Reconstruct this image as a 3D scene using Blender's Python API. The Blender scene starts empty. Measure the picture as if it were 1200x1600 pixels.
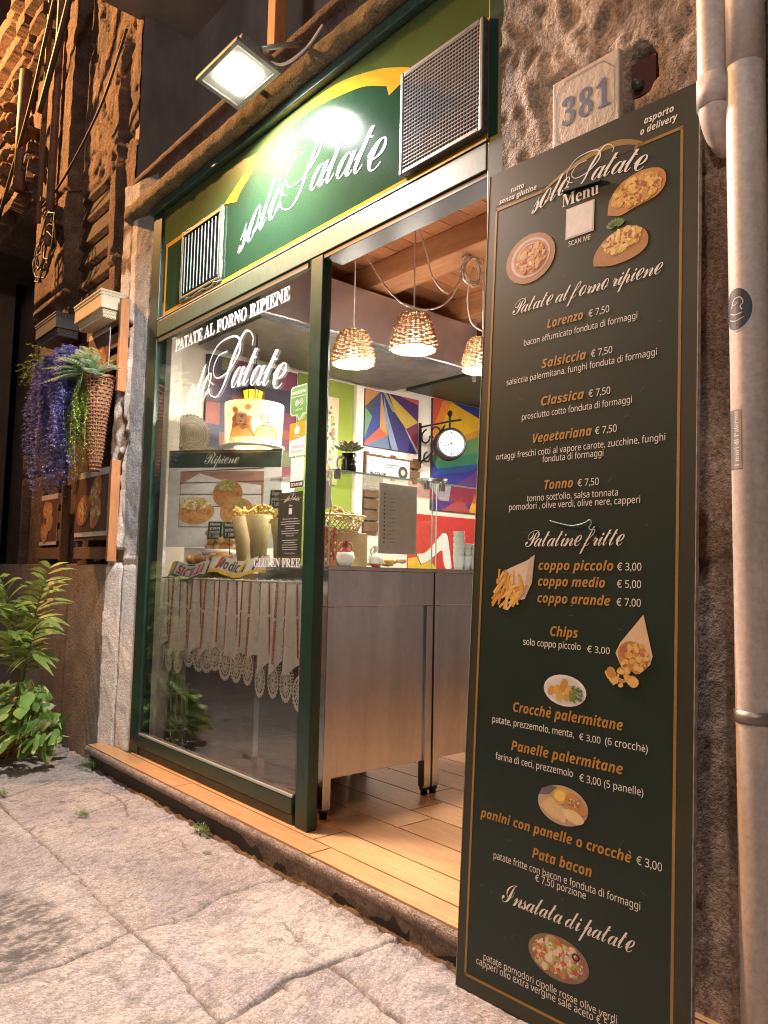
import bpy, math, random
import numpy as np
from mathutils import Vector, Matrix

sc = bpy.context.scene
COL = sc.collection
R_ = math.radians
random.seed(7)

# ------------------------------------------------------------------ camera
cd = bpy.data.cameras.new("camera")
cam = bpy.data.objects.new("camera", cd)
COL.objects.link(cam)
cd.sensor_fit = 'VERTICAL'; cd.sensor_height = 36.0; cd.lens = 26.82
cd.clip_start = 0.05; cd.clip_end = 200
M = Matrix(((0.65686, 0.04797, 0.75249), (0.75341, -0.06997, -0.65382), (0.02129, 0.99640, -0.08210)))
cam.matrix_world = Matrix.Translation((0, 0, 1.08)) @ M.to_4x4()
sc.camera = cam
# ------------------------------------------------------------------ world, exposure
w = bpy.data.worlds.new("World"); sc.world = w; w.use_nodes = True
wn = w.node_tree.nodes; wl = w.node_tree.links
sky = wn.new('ShaderNodeTexSky'); sky.sky_type = 'NISHITA'; sky.sun_disc = False
sky.sun_elevation = R_(1); sky.sun_rotation = R_(200)
bg = wn['Background']; bg.inputs['Strength'].default_value = 0.15
wl.new(sky.outputs[0], bg.inputs['Color'])
sc.view_settings.view_transform = 'Standard'; sc.view_settings.look = 'None'
sc.view_settings.exposure = 1.02; sc.view_settings.gamma = 1.0
sc.cycles.max_bounces = 8; sc.cycles.transparent_max_bounces = 16
sc.cycles.sample_clamp_indirect = 4.0
sc.cycles.use_denoising = True; sc.cycles.denoising_prefilter = 'ACCURATE'; sc.cycles.filter_width = 1.05

def lamp(name, kind, loc, power, col, size=0.1, rot=None, spot=None, blend=0.5, size_y=None):
    ld = bpy.data.lights.new(name, kind); ld.energy = power; ld.color = col
    if kind == 'AREA':
        ld.size = size
        if size_y: ld.shape = 'RECTANGLE'; ld.size_y = size_y
    else:
        ld.shadow_soft_size = size
    if spot: ld.spot_size = R_(spot); ld.spot_blend = blend
    o = bpy.data.objects.new(name, ld); COL.objects.link(o); o.location = loc
    if rot is not None:
        o.rotation_euler = Vector(rot).to_track_quat('-Z', 'Y').to_euler()
    return o
# the street lamp down the alley that lights the upper wall orange
# unseen fill lamp added across the alley, suggested by reflections in the steel counter
lamp('alley_fill_light', 'POINT', (.2, -2.6, 4.2), 150, (1.0, .91, .85), .28)
lamp('street_lamp_light', 'SPOT', (-9.2, -0.9, 7.2), 3400, (1.0, 0.46, 0.15), 0.12, (4.0, 2.6, -2.4), 66, 0.9)

# ------------------------------------------------------------------ noise
def _tab(seed):
    return np.random.default_rng(seed).random((256, 256))
_T = {}
def vn(x, y, seed=0):
    if seed not in _T: _T[seed] = _tab(seed)
    t = _T[seed]
    xi = np.floor(x).astype(int); yi = np.floor(y).astype(int)
    fx = x-xi; fy = y-yi
    fx = fx*fx*(3-2*fx); fy = fy*fy*(3-2*fy)
    a = t[xi & 255, yi & 255]; b = t[(xi+1) & 255, yi & 255]
    c = t[xi & 255, (yi+1) & 255]; d = t[(xi+1) & 255, (yi+1) & 255]
    return (a*(1-fx)+b*fx)*(1-fy)+(c*(1-fx)+d*fx)*fy
def fbm(x, y, o=4, seed=0, g=0.5):
    s = 0; a = 1; n = 0
    for i in range(o):
        s = s+a*vn(x*2**i+i*17.3, y*2**i+i*9.1, seed); n += a; a *= g
    return s/n

# ------------------------------------------------------------------ materials
def mat(name, col=(.5, .5, .5), rough=.6, metal=0., var=0., vs=6., bump=0., bs=60., spec=.5, coat=0.,
        attr=False, emit=None, es=0., stretch=(1, 1, 1), col2=None, transl=0., alpha=1., bd=0.02, detail=5, grain=0., gs=140., wave=0.):
    m = bpy.data.materials.new(name); m.use_nodes = True
    N = m.node_tree.nodes; L = m.node_tree.links; b = N['Principled BSDF']
    b.inputs['Roughness'].default_value = rough; b.inputs['Metallic'].default_value = metal
    b.inputs['Specular IOR Level'].default_value = spec
    b.inputs['Coat Weight'].default_value = coat
    b.inputs['Base Color'].default_value = (*col, 1)
    tc = N.new('ShaderNodeTexCoord'); mp = N.new('ShaderNodeMapping'); mp.inputs['Scale'].default_value = stretch
    L.new(tc.outputs['Object'], mp.inputs[0])
    src = None
    if attr:
        at = N.new('ShaderNodeAttribute'); at.attribute_name = 'Col'; src = at.outputs['Color']
    if var > 0 or col2:
        nz = N.new('ShaderNodeTexNoise'); nz.inputs['Scale'].default_value = vs; nz.inputs['Detail'].default_value = detail
        nz.inputs['Roughness'].default_value = .65
        L.new(mp.outputs[0], nz.inputs[0])
        cr = N.new('ShaderNodeValToRGB'); cr.color_ramp.elements[0].position = .32; cr.color_ramp.elements[1].position = .7
        if col2 is None:
            cr.color_ramp.elements[0].color = (1-var,)*3+(1,); cr.color_ramp.elements[1].color = (1+var*.6,)*3+(1,)
            mx = N.new('ShaderNodeMix'); mx.data_type = 'RGBA'; mx.blend_type = 'MULTIPLY'; mx.inputs[0].default_value = 1
            if src is not None: L.new(src, mx.inputs[6])
            else: mx.inputs[6].default_value = (*col, 1)
            L.new(nz.outputs[0], cr.inputs[0]); L.new(cr.outputs[0], mx.inputs[7]); src = mx.outputs[2]
        else:
            cr.color_ramp.elements[0].color = (*col, 1); cr.color_ramp.elements[1].color = (*col2, 1)
            L.new(nz.outputs[0], cr.inputs[0])
            if src is not None:
                mx = N.new('ShaderNodeMix'); mx.data_type = 'RGBA'; mx.blend_type = 'MULTIPLY'; mx.inputs[0].default_value = 1
                L.new(src, mx.inputs[6]); L.new(cr.outputs[0], mx.inputs[7]); src = mx.outputs[2]
            else: src = cr.outputs[0]
    def mul(src, fac, lo, hi, p0, p1):
        cr = N.new('ShaderNodeValToRGB'); cr.color_ramp.elements[0].position = p0; cr.color_ramp.elements[1].position = p1
        cr.color_ramp.elements[0].color = (lo,)*3+(1,); cr.color_ramp.elements[1].color = (hi,)*3+(1,); L.new(fac, cr.inputs[0])
        mx = N.new('ShaderNodeMix'); mx.data_type = 'RGBA'; mx.blend_type = 'MULTIPLY'; mx.inputs[0].default_value = 1
        if src is not None: L.new(src, mx.inputs[6])
        else: mx.inputs[6].default_value = (*col, 1)
        L.new(cr.outputs[0], mx.inputs[7]); return mx.outputs[2]
    gn = None; wv = None
    if grain > 0:
        gn = N.new('ShaderNodeTexNoise'); gn.inputs['Scale'].default_value = gs; gn.inputs['Detail'].default_value = 3; gn.inputs['Roughness'].default_value = .75
        L.new(tc.outputs['Object'], gn.inputs[0]); src = mul(src, gn.outputs[0], 1-grain, 1+.55*grain, .34, .66)
    if wave > 0:
        outs = []
        for ang, scl in ((.55, 17), (-.5, 20)):
            m2 = N.new('ShaderNodeMapping'); m2.inputs['Rotation'].default_value = (0, 0, ang); L.new(tc.outputs['Object'], m2.inputs[0])
            wt = N.new('ShaderNodeTexWave'); wt.inputs['Scale'].default_value = scl; wt.inputs['Distortion'].default_value = 13; wt.inputs['Detail'].default_value = 4
            wt.inputs['Detail Scale'].default_value = 2.2; wt.inputs['Detail Roughness'].default_value = .7; L.new(m2.outputs[0], wt.inputs[0]); outs.append(wt.outputs['Fac'])
        mk = N.new('ShaderNodeTexNoise'); mk.inputs['Scale'].default_value = 1.1; mk.inputs['Detail'].default_value = 1; L.new(tc.outputs['Object'], mk.inputs[0])
        st_ = N.new('ShaderNodeMapRange'); st_.inputs[1].default_value = .47; st_.inputs[2].default_value = .53; L.new(mk.outputs[0], st_.inputs[0])
        wm = N.new('ShaderNodeMix'); L.new(st_.outputs[0], wm.inputs[0]); L.new(outs[0], wm.inputs[2]); L.new(outs[1], wm.inputs[3]); wv = wm.outputs[0]
        src = mul(src, wv, 1-wave, 1.06, .12, .55)
    if src is not None: L.new(src, b.inputs['Base Color'])
    if bump > 0:
        n2 = N.new('ShaderNodeTexNoise'); n2.inputs['Scale'].default_value = bs; n2.inputs['Detail'].default_value = 6
        n2.inputs['Roughness'].default_value = .7
        L.new(mp.outputs[0], n2.inputs[0])
        bp = N.new('ShaderNodeBump'); bp.inputs['Strength'].default_value = bump; bp.inputs['Distance'].default_value = bd
        hsrc = n2.outputs[0]
        for extra, wgt in ((gn.outputs[0] if gn else None, .5), (wv, .22)):
            if extra is None: continue
            ma = N.new('ShaderNodeMath'); ma.operation = 'MULTIPLY_ADD'; ma.inputs[1].default_value = wgt
            L.new(extra, ma.inputs[0]); L.new(hsrc, ma.inputs[2]); hsrc = ma.outputs[0]
        L.new(hsrc, bp.inputs['Height']); L.new(bp.outputs[0], b.inputs['Normal'])
    if emit:
        b.inputs['Emission Color'].default_value = (*emit, 1); b.inputs['Emission Strength'].default_value = es
    if transl > 0 or alpha < 1:
        out = N['Material Output']; last = b.outputs[0]
        if transl > 0:
            tr = N.new('ShaderNodeBsdfTranslucent'); ms = N.new('ShaderNodeMixShader'); ms.inputs[0].default_value = transl
            if src is not None: L.new(src, tr.inputs[0])
            else: tr.inputs[0].default_value = (*col, 1)
            L.new(last, ms.inputs[1]); L.new(tr.outputs[0], ms.inputs[2]); last = ms.outputs[0]
        if alpha < 1:
            tp = N.new('ShaderNodeBsdfTransparent'); ms = N.new('ShaderNodeMixShader'); ms.inputs[0].default_value = alpha
            L.new(tp.outputs[0], ms.inputs[1]); L.new(last, ms.inputs[2]); last = ms.outputs[0]
        L.new(last, out.inputs[0])
    return m

def glass_mat(name, tint=(1, 1, 1), ior=1.5, rough=0.0, boost=1.0):
    m = bpy.data.materials.new(name); m.use_nodes = True
    N = m.node_tree.nodes; L = m.node_tree.links; N.remove(N['Principled BSDF'])
    fr = N.new('ShaderNodeFresnel'); fr.inputs[0].default_value = ior
    mu = N.new('ShaderNodeMath'); mu.operation = 'MULTIPLY'; mu.inputs[1].default_value = boost; mu.use_clamp = True
    tp = N.new('ShaderNodeBsdfTransparent'); tp.inputs[0].default_value = (*tint, 1)
    gl = N.new('ShaderNodeBsdfGlossy'); gl.inputs['Roughness'].default_value = rough
    ms = N.new('ShaderNodeMixShader')
    ge = N.new('ShaderNodeNewGeometry'); mi = N.new('ShaderNodeMix'); mi.inputs[2].default_value = ior; mi.inputs[3].default_value = 1/ior
    L.new(ge.outputs['Backfacing'], mi.inputs[0]); L.new(mi.outputs[0], fr.inputs[0])
    L.new(fr.outputs[0], mu.inputs[0]); L.new(mu.outputs[0], ms.inputs[0])
    L.new(tp.outputs[0], ms.inputs[1]); L.new(gl.outputs[0], ms.inputs[2]); L.new(ms.outputs[0], N['Material Output'].inputs[0])
    return m

PRINT = mat('printed_ink', rough=.55, attr=True, var=.12, vs=30)
PRINT_GLOSS = mat('glossy_print', rough=.22, attr=True, var=.08, vs=25)
FOOD = mat('food', rough=.5, attr=True, var=.3, vs=40, bump=.3, bs=90, bd=.004)
LEAF = mat('leaf', rough=.55, attr=True, var=.25, vs=12, transl=.25)
PAINT = mat('painted', rough=.45, attr=True, var=.15, vs=9)
WHITE_INK = mat('white_ink', (.78, .78, .76), .5)
GREEN_METAL = mat('green_painted_metal', (.010, .036, .022), .34, var=.35, vs=14, bump=.05, bs=200, bd=.002)
GREEN_WORN = mat('worn_green_metal', (.016, .050, .033), .42, col2=(.050, .092, .070), vs=16, stretch=(9, 1, 1), bump=.06, bs=120, bd=.002)
BLACK = mat('black_metal', (.012, .012, .014), .4, var=.3)
STEEL = mat('brushed_steel', (.55, .57, .61), .24, 1., var=.22, vs=7, bump=.05, bs=60, stretch=(1, 1, .10), bd=.001, grain=.06, gs=30)
STEEL_H = mat('hood_steel', (.52, .52, .55), .32, .9, var=.15, vs=4)
GREY_METAL = mat('grey_metal', (.33, .33, .32), .42, .6, var=.3, vs=20)
WOOD_TILE = mat('wood_look_tile', (.50, .27, .125), .30, col2=(.66, .40, .21), vs=9, stretch=(1, 9, 1), bump=.04, bs=50, bd=.002)
GROUT = mat('grout', (.045, .032, .024), .8)
CEIL_WOOD = mat('ceiling_pine', (.30, .11, .045), .5, col2=(.46, .20, .085), vs=5, stretch=(9, 1, 4), bump=.08, bs=30)
BEAM_WOOD = mat('beam_pine', (.34, .14, .06), .5, col2=(.52, .25, .11), vs=4, stretch=(1, 9, 6), bump=.08, bs=30)
OLD_WOOD = mat('old_pallet_wood', (.09, .04, .018), .75, col2=(.18, .09, .042), vs=8, stretch=(1, 6, 12), bump=.2, bs=40)
ORANGE_WOOD = mat('orange_pallet_wood', (.34, .125, .038), .65, col2=(.46, .20, .07), vs=7, stretch=(6, 6, 1), bump=.15, bs=40)
PLASTER = mat('white_plaster', (.72, .68, .63), .8, var=.25, vs=5, bump=.15, bs=40, bd=.01)
CREAM = mat('cream_wall', (.74, .68, .60), .7, var=.06, vs=3)
GREEN_WALL = mat('green_wall', (.20, .26, .02), .6, var=.1, vs=4)
WICKER = mat('wicker', (.17, .068, .030), .6, col2=(.30, .14, .065), vs=40, bump=.2, bs=120, bd=.003)
SHADE_W = mat('lamp_wicker', (.30, .125, .045), .6, col2=(.44, .21, .08), vs=40, transl=.06)
TERRA = mat('terracotta', (.30, .11, .055), .6, var=.3, vs=12, bump=.1, bs=50, bd=.004)
WHITE_P = mat('white_plastic', (.80, .79, .76), .4)
PAPER = mat('paper', (.80, .78, .74), .7, transl=.2)
CABLE_W = mat('white_cable', (.72, .66, .60), .5)
CABLE_D = mat('dark_cable', (.05, .035, .03), .6)
CERAMIC = mat('ceramic', rough=.2, attr=True, var=.08, vs=20)
GLASS = glass_mat('window_glass', (.95, .97, .96), 1.5, 0.0, 2.0)
CASE_GLASS = glass_mat('case_glass', (.96, .985, .97), 1.45, 0.0, .8)
EDGE_GLASS = mat('glass_edge', (.45, .62, .55), .15, emit=None, transl=.3)

# ------------------------------------------------------------------ mesh builder
class MB:
    def __init__(s): s.v = []; s.f = []; s.c = []; s.sm = []
    def add(s, vs, fs, col=(1, 1, 1), sm=False):
        k = len(s.v); s.v.extend([tuple(map(float, p)) for p in vs])
        for i, f in enumerate(fs):
            s.f.append([k+int(j) for j in f])
            s.c.append(col[i] if isinstance(col, list) else col); s.sm.append(sm)
        return s
    def box(s, x0, x1, y0, y1, z0, z1, col=(1, 1, 1)):
        v = [(x0, y0, z0), (x1, y0, z0), (x1, y1, z0), (x0, y1, z0), (x0, y0, z1), (x1, y0, z1), (x1, y1, z1), (x0, y1, z1)]
        return s.add(v, [(0, 3, 2, 1), (4, 5, 6, 7), (0, 1, 5, 4), (1, 2, 6, 5), (2, 3, 7, 6), (3, 0, 4, 7)], col)
    def obox(s, c, ax, h, col=(1, 1, 1)):
        c = Vector(c); a = [Vector(q).normalized()*hh for q, hh in zip(ax, h)]
        v = []
        for k in (-1, 1):
            for i, j in ((-1, -1), (1, -1), (1, 1), (-1, 1)): v.append(c+a[0]*i+a[1]*j+a[2]*k)
        return s.add(v, [(0, 3, 2, 1), (4, 5, 6, 7), (0, 1, 5, 4), (1, 2, 6, 5), (2, 3, 7, 6), (3, 0, 4, 7)], col)
    def tube(s, pts, r, n=8, col=(1, 1, 1), closed=False, cap=True):
        P = [Vector(p) for p in pts]; m = len(P)
        rr = r if isinstance(r, (list, tuple)) else [r]*m
        up = None; rings = []
        for i in range(m):
            if closed: t = P[(i+1) % m]-P[i-1]
            else: t = P[min(i+1, m-1)]-P[max(i-1, 0)]
            if t.length < 1e-9: t = Vector((0, 0, 1))
            t.normalize()
            if up is None:
                up = Vector((0, 0, 1)) if abs(t.z) < .9 else Vector((1, 0, 0))
            a = t.cross(up)
            if a.length < 1e-6: a = t.orthogonal()
            a.normalize(); b = a.cross(t).normalized(); up = b
            rings.append([P[i]+(a*math.cos(2*math.pi*k/n)+b*math.sin(2*math.pi*k/n))*rr[i] for k in range(n)])
        v = [q for g in rings for q in g]; f = []
        for i in range(m if closed else m-1):
            j = (i+1) % m
            for k in range(n): f.append((i*n+k, i*n+(k+1) % n, j*n+(k+1) % n, j*n+k))
        if cap and not closed:
            f.append(tuple(range(n))[::-1]); f.append(tuple((m-1)*n+k for k in range(n)))
        return s.add(v, f, col, True)
    def lathe(s, prof, c=(0, 0, 0), n=32, col=(1, 1, 1), ax=None, cols=None, squash=None):
        c = Vector(c); Z = Vector(ax or (0, 0, 1)).normalized(); X = Z.orthogonal().normalized(); Y = Z.cross(X)
        if ax is None: X, Y = Vector((1, 0, 0)), Vector((0, 1, 0))
        v = [c+(X*math.cos(2*math.pi*k/n)+Y*math.sin(2*math.pi*k/n))*r+Z*z for r, z in prof for k in range(n)]
        f = []; cc = []
        for i in range(len(prof)-1):
            for k in range(n):
                f.append((i*n+k, i*n+(k+1) % n, (i+1)*n+(k+1) % n, (i+1)*n+k)); cc.append(cols[i] if cols else col)
        return s.add(v, f, cc, True)
    def ell(s, c, r, col=(1, 1, 1), nu=12, nv=8, rot=None, bump=0., seed=0):
        v = []; rnd = random.Random(seed); c = Vector(c)
        for i in range(nv+1):
            th = math.pi*i/nv
            for k in range(nu):
                ph = 2*math.pi*k/nu; q = 1+bump*(rnd.random()-.5)
                p = Vector((math.sin(th)*math.cos(ph)*r[0]*q, math.sin(th)*math.sin(ph)*r[1]*q, math.cos(th)*r[2]*q))
                if rot is not None: p = rot @ p
                v.append(c+p)
        f = [(i*nu+k, (i+1)*nu+k, (i+1)*nu+(k+1) % nu, i*nu+(k+1) % nu) for i in range(nv) for k in range(nu)]
        return s.add(v, f, col, True)
    def prism(s, poly, o, u, vv, n, t, col=(1, 1, 1)):
        o, u, vv, n = Vector(o), Vector(u), Vector(vv), Vector(n); k = len(poly)
        a = [o+u*x+vv*y for x, y in poly]; b = [p+n*t for p in a]
        f = [tuple(range(k))[::-1], tuple(range(k, 2*k))]+[(i, (i+1) % k, k+(i+1) % k, k+i) for i in range(k)]
        return s.add(a+b, f, col)
    def build(s, name, m, parent=None, loc=None, bevel=0., local=False, seg=2):
        me = bpy.data.meshes.new(name)
        off = Vector((0, 0, 0))
        if not local:
            if parent is not None: off = root_of(parent).location
            elif loc is not None: off = Vector(loc)
        me.from_pydata([(p[0]-off.x, p[1]-off.y, p[2]-off.z) for p in s.v], [], s.f)
        ca = me.color_attributes.new('Col', 'FLOAT_COLOR', 'CORNER')
        n = np.array([len(f) for f in s.f]); cc = np.repeat(np.array([(*c[:3], 1.) for c in s.c], dtype=np.float32), n, axis=0)
        ca.data.foreach_set('color', cc.ravel())
        me.polygons.foreach_set('use_smooth', np.array(s.sm, dtype=bool))
        me.materials.append(m); me.update()
        o = bpy.data.objects.new(name, me); COL.objects.link(o)
        if parent is not None: o.parent = parent
        elif loc is not None: o.location = loc
        if bevel > 0:
            bm = o.modifiers.new('bevel', 'BEVEL'); bm.width = bevel; bm.segments = seg; bm.limit_method = 'ANGLE'; bm.angle_limit = R_(40)
        return o
def root_of(o):
    while o.parent is not None: o = o.parent
    return o
def tag(o, label=None, cat=None, group=None, kind=None):
    if label: o['label'] = label
    if cat: o['category'] = cat
    if group: o['group'] = group
    if kind: o['kind'] = kind
    return o
def thing(name, label, cat, loc, group=None, mat3=None):
    o = bpy.data.objects.new(name, None); COL.objects.link(o); o.location = loc; o.empty_display_size = .1
    if mat3 is not None: o.matrix_world = Matrix.Translation(loc) @ mat3.to_4x4()
    return tag(o, label, cat, group)
def single(name, mb, m, label, cat, loc, group=None, bevel=0.):
    return tag(mb.build(name, m, None, loc, bevel), label, cat, group)
def dup(root, loc, label=None, rotz=None):
    r = root.copy(); COL.objects.link(r); r.location = loc
    if rotz is not None: r.rotation_euler = (0, 0, rotz)
    if label: r['label'] = label
    for ch in list(root.children):
        c = ch.copy(); COL.objects.link(c); c.parent = r
        for g in list(ch.children):
            d = g.copy(); COL.objects.link(d); d.parent = c
    return r

# ------------------------------------------------------------------ lettering
_EXS = {'B': 0x212C, 'E': 0x2130, 'F': 0x2131, 'H': 0x210B, 'I': 0x2110, 'L': 0x2112, 'M': 0x2133, 'R': 0x211B, 'e': 0x212F, 'g': 0x210A, 'o': 0x2134}
STY = {'script': (0x1D49C, 0x1D4B6, None), 'bscript': (0x1D4D0, 0x1D4EA, None), 'brush': (0x1D63C, 0x1D656, 0x1D7EC), 'serif': (0x1D400, 0x1D41A, 0x1D7CE),
       'sans': (0x1D5A0, 0x1D5BA, 0x1D7E2), 'bold': (0x1D5D4, 0x1D5EE, 0x1D7EC), 'plain': None}
def fancy(t, sty):
    S = STY[sty]
    if S is None: return t
    r = ''
    for ch in t:
        if sty == 'script' and ch in _EXS: r += chr(_EXS[ch])
        elif 'A' <= ch <= 'Z': r += chr(S[0]+ord(ch)-65)
        elif 'a' <= ch <= 'z': r += chr(S[1]+ord(ch)-97)
        elif ch.isdigit() and S[2]: r += chr(S[2]+ord(ch)-48)
        else: r += ch
    return r
_TC = {}
_TS = bpy.data.scenes.new('lettering_bench')
def text2d(t, sty='sans', space=1.0, bold=0.0):
    key = (t, sty, space, bold)
    if key in _TC: return _TC[key]
    cu = bpy.data.curves.new('tmp', 'FONT'); cu.body = fancy(t, sty); cu.space_character = space; cu.resolution_u = 3; cu.offset = bold
    o = bpy.data.objects.new('tmp', cu); _TS.collection.objects.link(o)
    _TS.view_layers[0].update()
    me = bpy.data.meshes.new_from_object(o.evaluated_get(_TS.view_layers[0].depsgraph))
    v = np.array([(p.co.x, p.co.y) for p in me.vertices]).reshape(-1, 2); f = [tuple(p.vertices) for p in me.polygons]
    bpy.data.objects.remove(o); bpy.data.curves.remove(cu); bpy.data.meshes.remove(me)
    _TC[key] = (v, f); return v, f
def spline(pts, k=8):
    P = [np.array(p, float) for p in pts]; P = [2*P[0]-P[1]]+P+[2*P[-1]-P[-2]]; out = []
    for i in range(1, len(P)-2):
        a, b, c, d = P[i-1:i+3]
        for j in range(k):
            t = j/k
            out.append(.5*(2*b+(c-a)*t+(2*a-5*b+4*c-d)*t*t+(-a+3*b-3*c+d)*t**3))
    out.append(P[-2]); return out
P_STEM = [(.719, .739), (.735, .87), (.592, .995), (.42, .955), (.131, .636), (-.083, .31), (-.285, .139), (-.475, .16), (-.585, .245)]
P_BOWL = [(-.029, .81), (-.304, .786), (-.465, .597), (-.338, .433), (.026, .478), (.346, .714), (.331, .922), (.103, 1.015), (-.319, .977), (-.585, .748), (-.604, .463), (-.425, .338)]

class Ink:
    """flat print on a surface: origin o, directions u (right), v (up), n (towards the viewer)"""
    def __init__(s, o, u, v, n, mb=None, h=0.0006):
        s.o, s.u, s.v, s.n = Vector(o), Vector(u).normalized(), Vector(v).normalized(), Vector(n).normalized()
        s.mb = mb or MB(); s.h = h
    def P(s, x, y, h=None): return s.o+s.u*x+s.v*y+s.n*(s.h if h is None else h)
    def raw(s, vv, ff, col): s.mb.add([s.P(a, b) for a, b in vv], ff, col); return s
    def rect(s, x0, x1, y0, y1, col): return s.raw([(x0, y0), (x1, y0), (x1, y1), (x0, y1)], [(0, 1, 2, 3)], col)
    def poly(s, pts, col):
        c = np.mean(np.array(pts), axis=0)
        return s.raw(list(pts), [tuple(range(len(pts)))], col)
    def ell(s, cx, cy, rx, ry, col, rot=0, n=20):
        c, q = math.cos(rot), math.sin(rot)
        return s.poly([(cx+rx*math.cos(t)*c-ry*math.sin(t)*q, cy+rx*math.cos(t)*q+ry*math.sin(t)*c) for t in [2*math.pi*k/n for k in range(n)]], col)
    def ring(s, cx, cy, r0, r1, col, n=28, sy=1.):
        vv = [(cx+r*math.cos(2*math.pi*k/n), cy+sy*r*math.sin(2*math.pi*k/n)) for r in (r0, r1) for k in range(n)]
        return s.raw(vv, [(k, n+k, n+(k+1) % n, (k+1) % n) for k in range(n)], col)
    def stroke(s, pts, wd, col, k=8, smooth=True):
        P = spline(pts, k) if smooth else [np.array(p, float) for p in pts]
        m = len(P); vv = []
        for i in range(m):
            t = P[min(i+1, m-1)]-P[max(i-1, 0)]; t = t/(np.linalg.norm(t)+1e-9); q = np.array([-t[1], t[0]])
            ww = wd(i/(m-1)) if callable(wd) else wd
            vv += [P[i]+q*ww/2, P[i]-q*ww/2]
        return s.raw(vv, [(2*i, 2*i+1, 2*i+3, 2*i+2) for i in range(m-1)], col)
    def text(s, t, x0, x1, y, size, col, sty='sans', space=1., shear=0., bold=0., arch=None):
        base = t.replace('è', 'e') if sty == 'brush' else t
        v, f = text2d(base, sty, space, bold)
        if len(v) == 0: return s
        a, b = v[:, 0].min(), v[:, 0].max(); k = (x1-x0)/(b-a)
        X = x0+(v[:, 0]-a)*k+shear*v[:, 1]*size; Y = y+v[:, 1]*size
        if arch: Y = Y+arch(X)
        s.raw(list(zip(X, Y)), f, col)
        if base != t:
            i = t.index('è'); w0 = text2d(base[:i+1], sty, space, bold)[0][:, 0].max()
            xx = x0+(w0-a)*k; q = size*.2
            s.poly([(xx-q*1.3, y+size*.80), (xx-q*.5, y+size*.80), (xx-q*.05, y+size*.62), (xx-q*.5, y+size*.62)], col)
        return s
    def logo(s, x, y, W, col, k=1.0):
        A = .088*W
        ar = lambda X: A*(1-((X-x)/W*2-1)**2)
        s.text('solo', x, x+.345*W, y, .30*W*k, col, 'script', .74, .2, 0., ar)
        s.text('atate', x+.55*W, x+W, y, .30*W*k, col, 'script', .74, .2, 0., ar)
        f = lambda pts: [(x+.517*W+.30*W*a, y+.03*W+.30*W*b) for a, b in pts]
        s.stroke(f(P_STEM), lambda t: W*(.005+.016*max(0, 1-abs(t-.5)/.3)), col)
        s.h += .0002
        s.stroke(f(P_BOWL), lambda t: W*(.005+.007*max(0, 1-abs(t-.5)/.25)), col)
        s.h -= .0002
        cx, cy = f([(-.58, .26)])[0]
        s.ell(cx, cy, .011*W, .011*W, col)
        return s
    def scatter(s, cx, cy, rx, ry, pal, n, size, seed=0, rot=0, asp=(.4, 1.), dh=.00004):
        n = int(n*2.2); size *= .66
        rnd = random.Random(seed); h0 = s.h; c, q = math.cos(rot), math.sin(rot)
        for i in range(n):
            a = rnd.random()*6.283; r = math.sqrt(rnd.random())*.93
            p, e = rx*r*math.cos(a), ry*r*math.sin(a); z = size*(.5+rnd.random())
            s.h = h0+i*dh/ max(1, n/20)
            k = rnd.uniform(*asp)
            s.ell(cx+p*c-e*q, cy+p*q+e*c, z, z*k, rnd.choice(pal), rnd.random()*3.14, 9)
        s.h = h0; return s

# ================================================================== PAVEMENT
J = [[(-3.93,1.08),(-4.08,1.35),(-4.05,1.57)],[(-3.40,0.3),(-3.40,0.94),(-3.38,1.04),(-3.43,1.09),(-3.47,1.32),(-3.57,1.59)],[(-6.4,1.1),(-3.82,1.05),(-3.38,1.04),(-3.09,1.04),(-2.82,1.03),(-2.59,1.02),(-2.28,1.01),(-2.05,1.02),(-1.87,1.00),(-1.72,0.99),(-.9,.96)],
 [(-2.78,0.2),(-2.78,0.78),(-2.78,0.90),(-2.83,1.05),(-2.88,1.25),(-2.95,1.52),(-2.95,1.64)],[(-2.21,0.2),(-2.21,0.63),(-2.21,0.76),(-2.23,0.89),(-2.28,1.01),(-2.25,1.15),(-2.33,1.35),(-2.35,1.54)],[(-3.83,1.49),(-3.57,1.51),(-3.32,1.44)],
 [(-1.70,.3),(-1.70,1.05),(-1.76,1.22),(-1.76,1.38),(-1.75,1.46),(-1.74,1.62)],[(-1.76,1.36),(-1.62,1.35),(-1.49,1.33),(-1.2,1.34)],[(-4.66,.3),(-4.66,1.26),(-4.61,1.45),(-4.75,1.67)],[(-5.00,1.62),(-4.70,1.74),(-4.32,1.72)],[(-5.4,.3),(-5.4,1.7)],[(-6.4,.45),(-.8,.42)]]
JF = [[(-2.35,1.54),(-2.35,1.59),(-2.39,1.71)],[(-2.05,1.02),(-2.25,1.14)],[(-1.88,1.43),(-1.79,1.40)],[(-2.05,1.40),(-1.92,1.37),(-1.96,1.41)],[(-2.28,1.15),(-2.21,1.13),(-2.08,1.05)],[(-4.05,1.3),(-3.9,1.33),(-3.75,1.5)],[(-2.95,1.5),(-2.8,1.45),(-2.62,1.55),(-2.5,1.6)],[(-1.75,1.2),(-1.55,1.16),(-1.4,1.2)]]
def seg_dist(X, Y, lines):
    D = np.full(X.shape, 9.)
    for l in lines:
        for (ax, ay), (bx, by) in zip(l[:-1], l[1:]):
            dx, dy = bx-ax, by-ay; t = np.clip(((X-ax)*dx+(Y-ay)*dy)/(dx*dx+dy*dy), 0, 1)
            D = np.minimum(D, np.hypot(X-ax-t*dx, Y-ay-t*dy))
    return D
xs = np.concatenate([[-60, -30, -15, -9, -7.5], np.arange(-6.4, -4.2, .0115), np.arange(-4.2, -.8, .0075), [-.6, 0, .6, 2, 6, 15, 30]])
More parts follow.
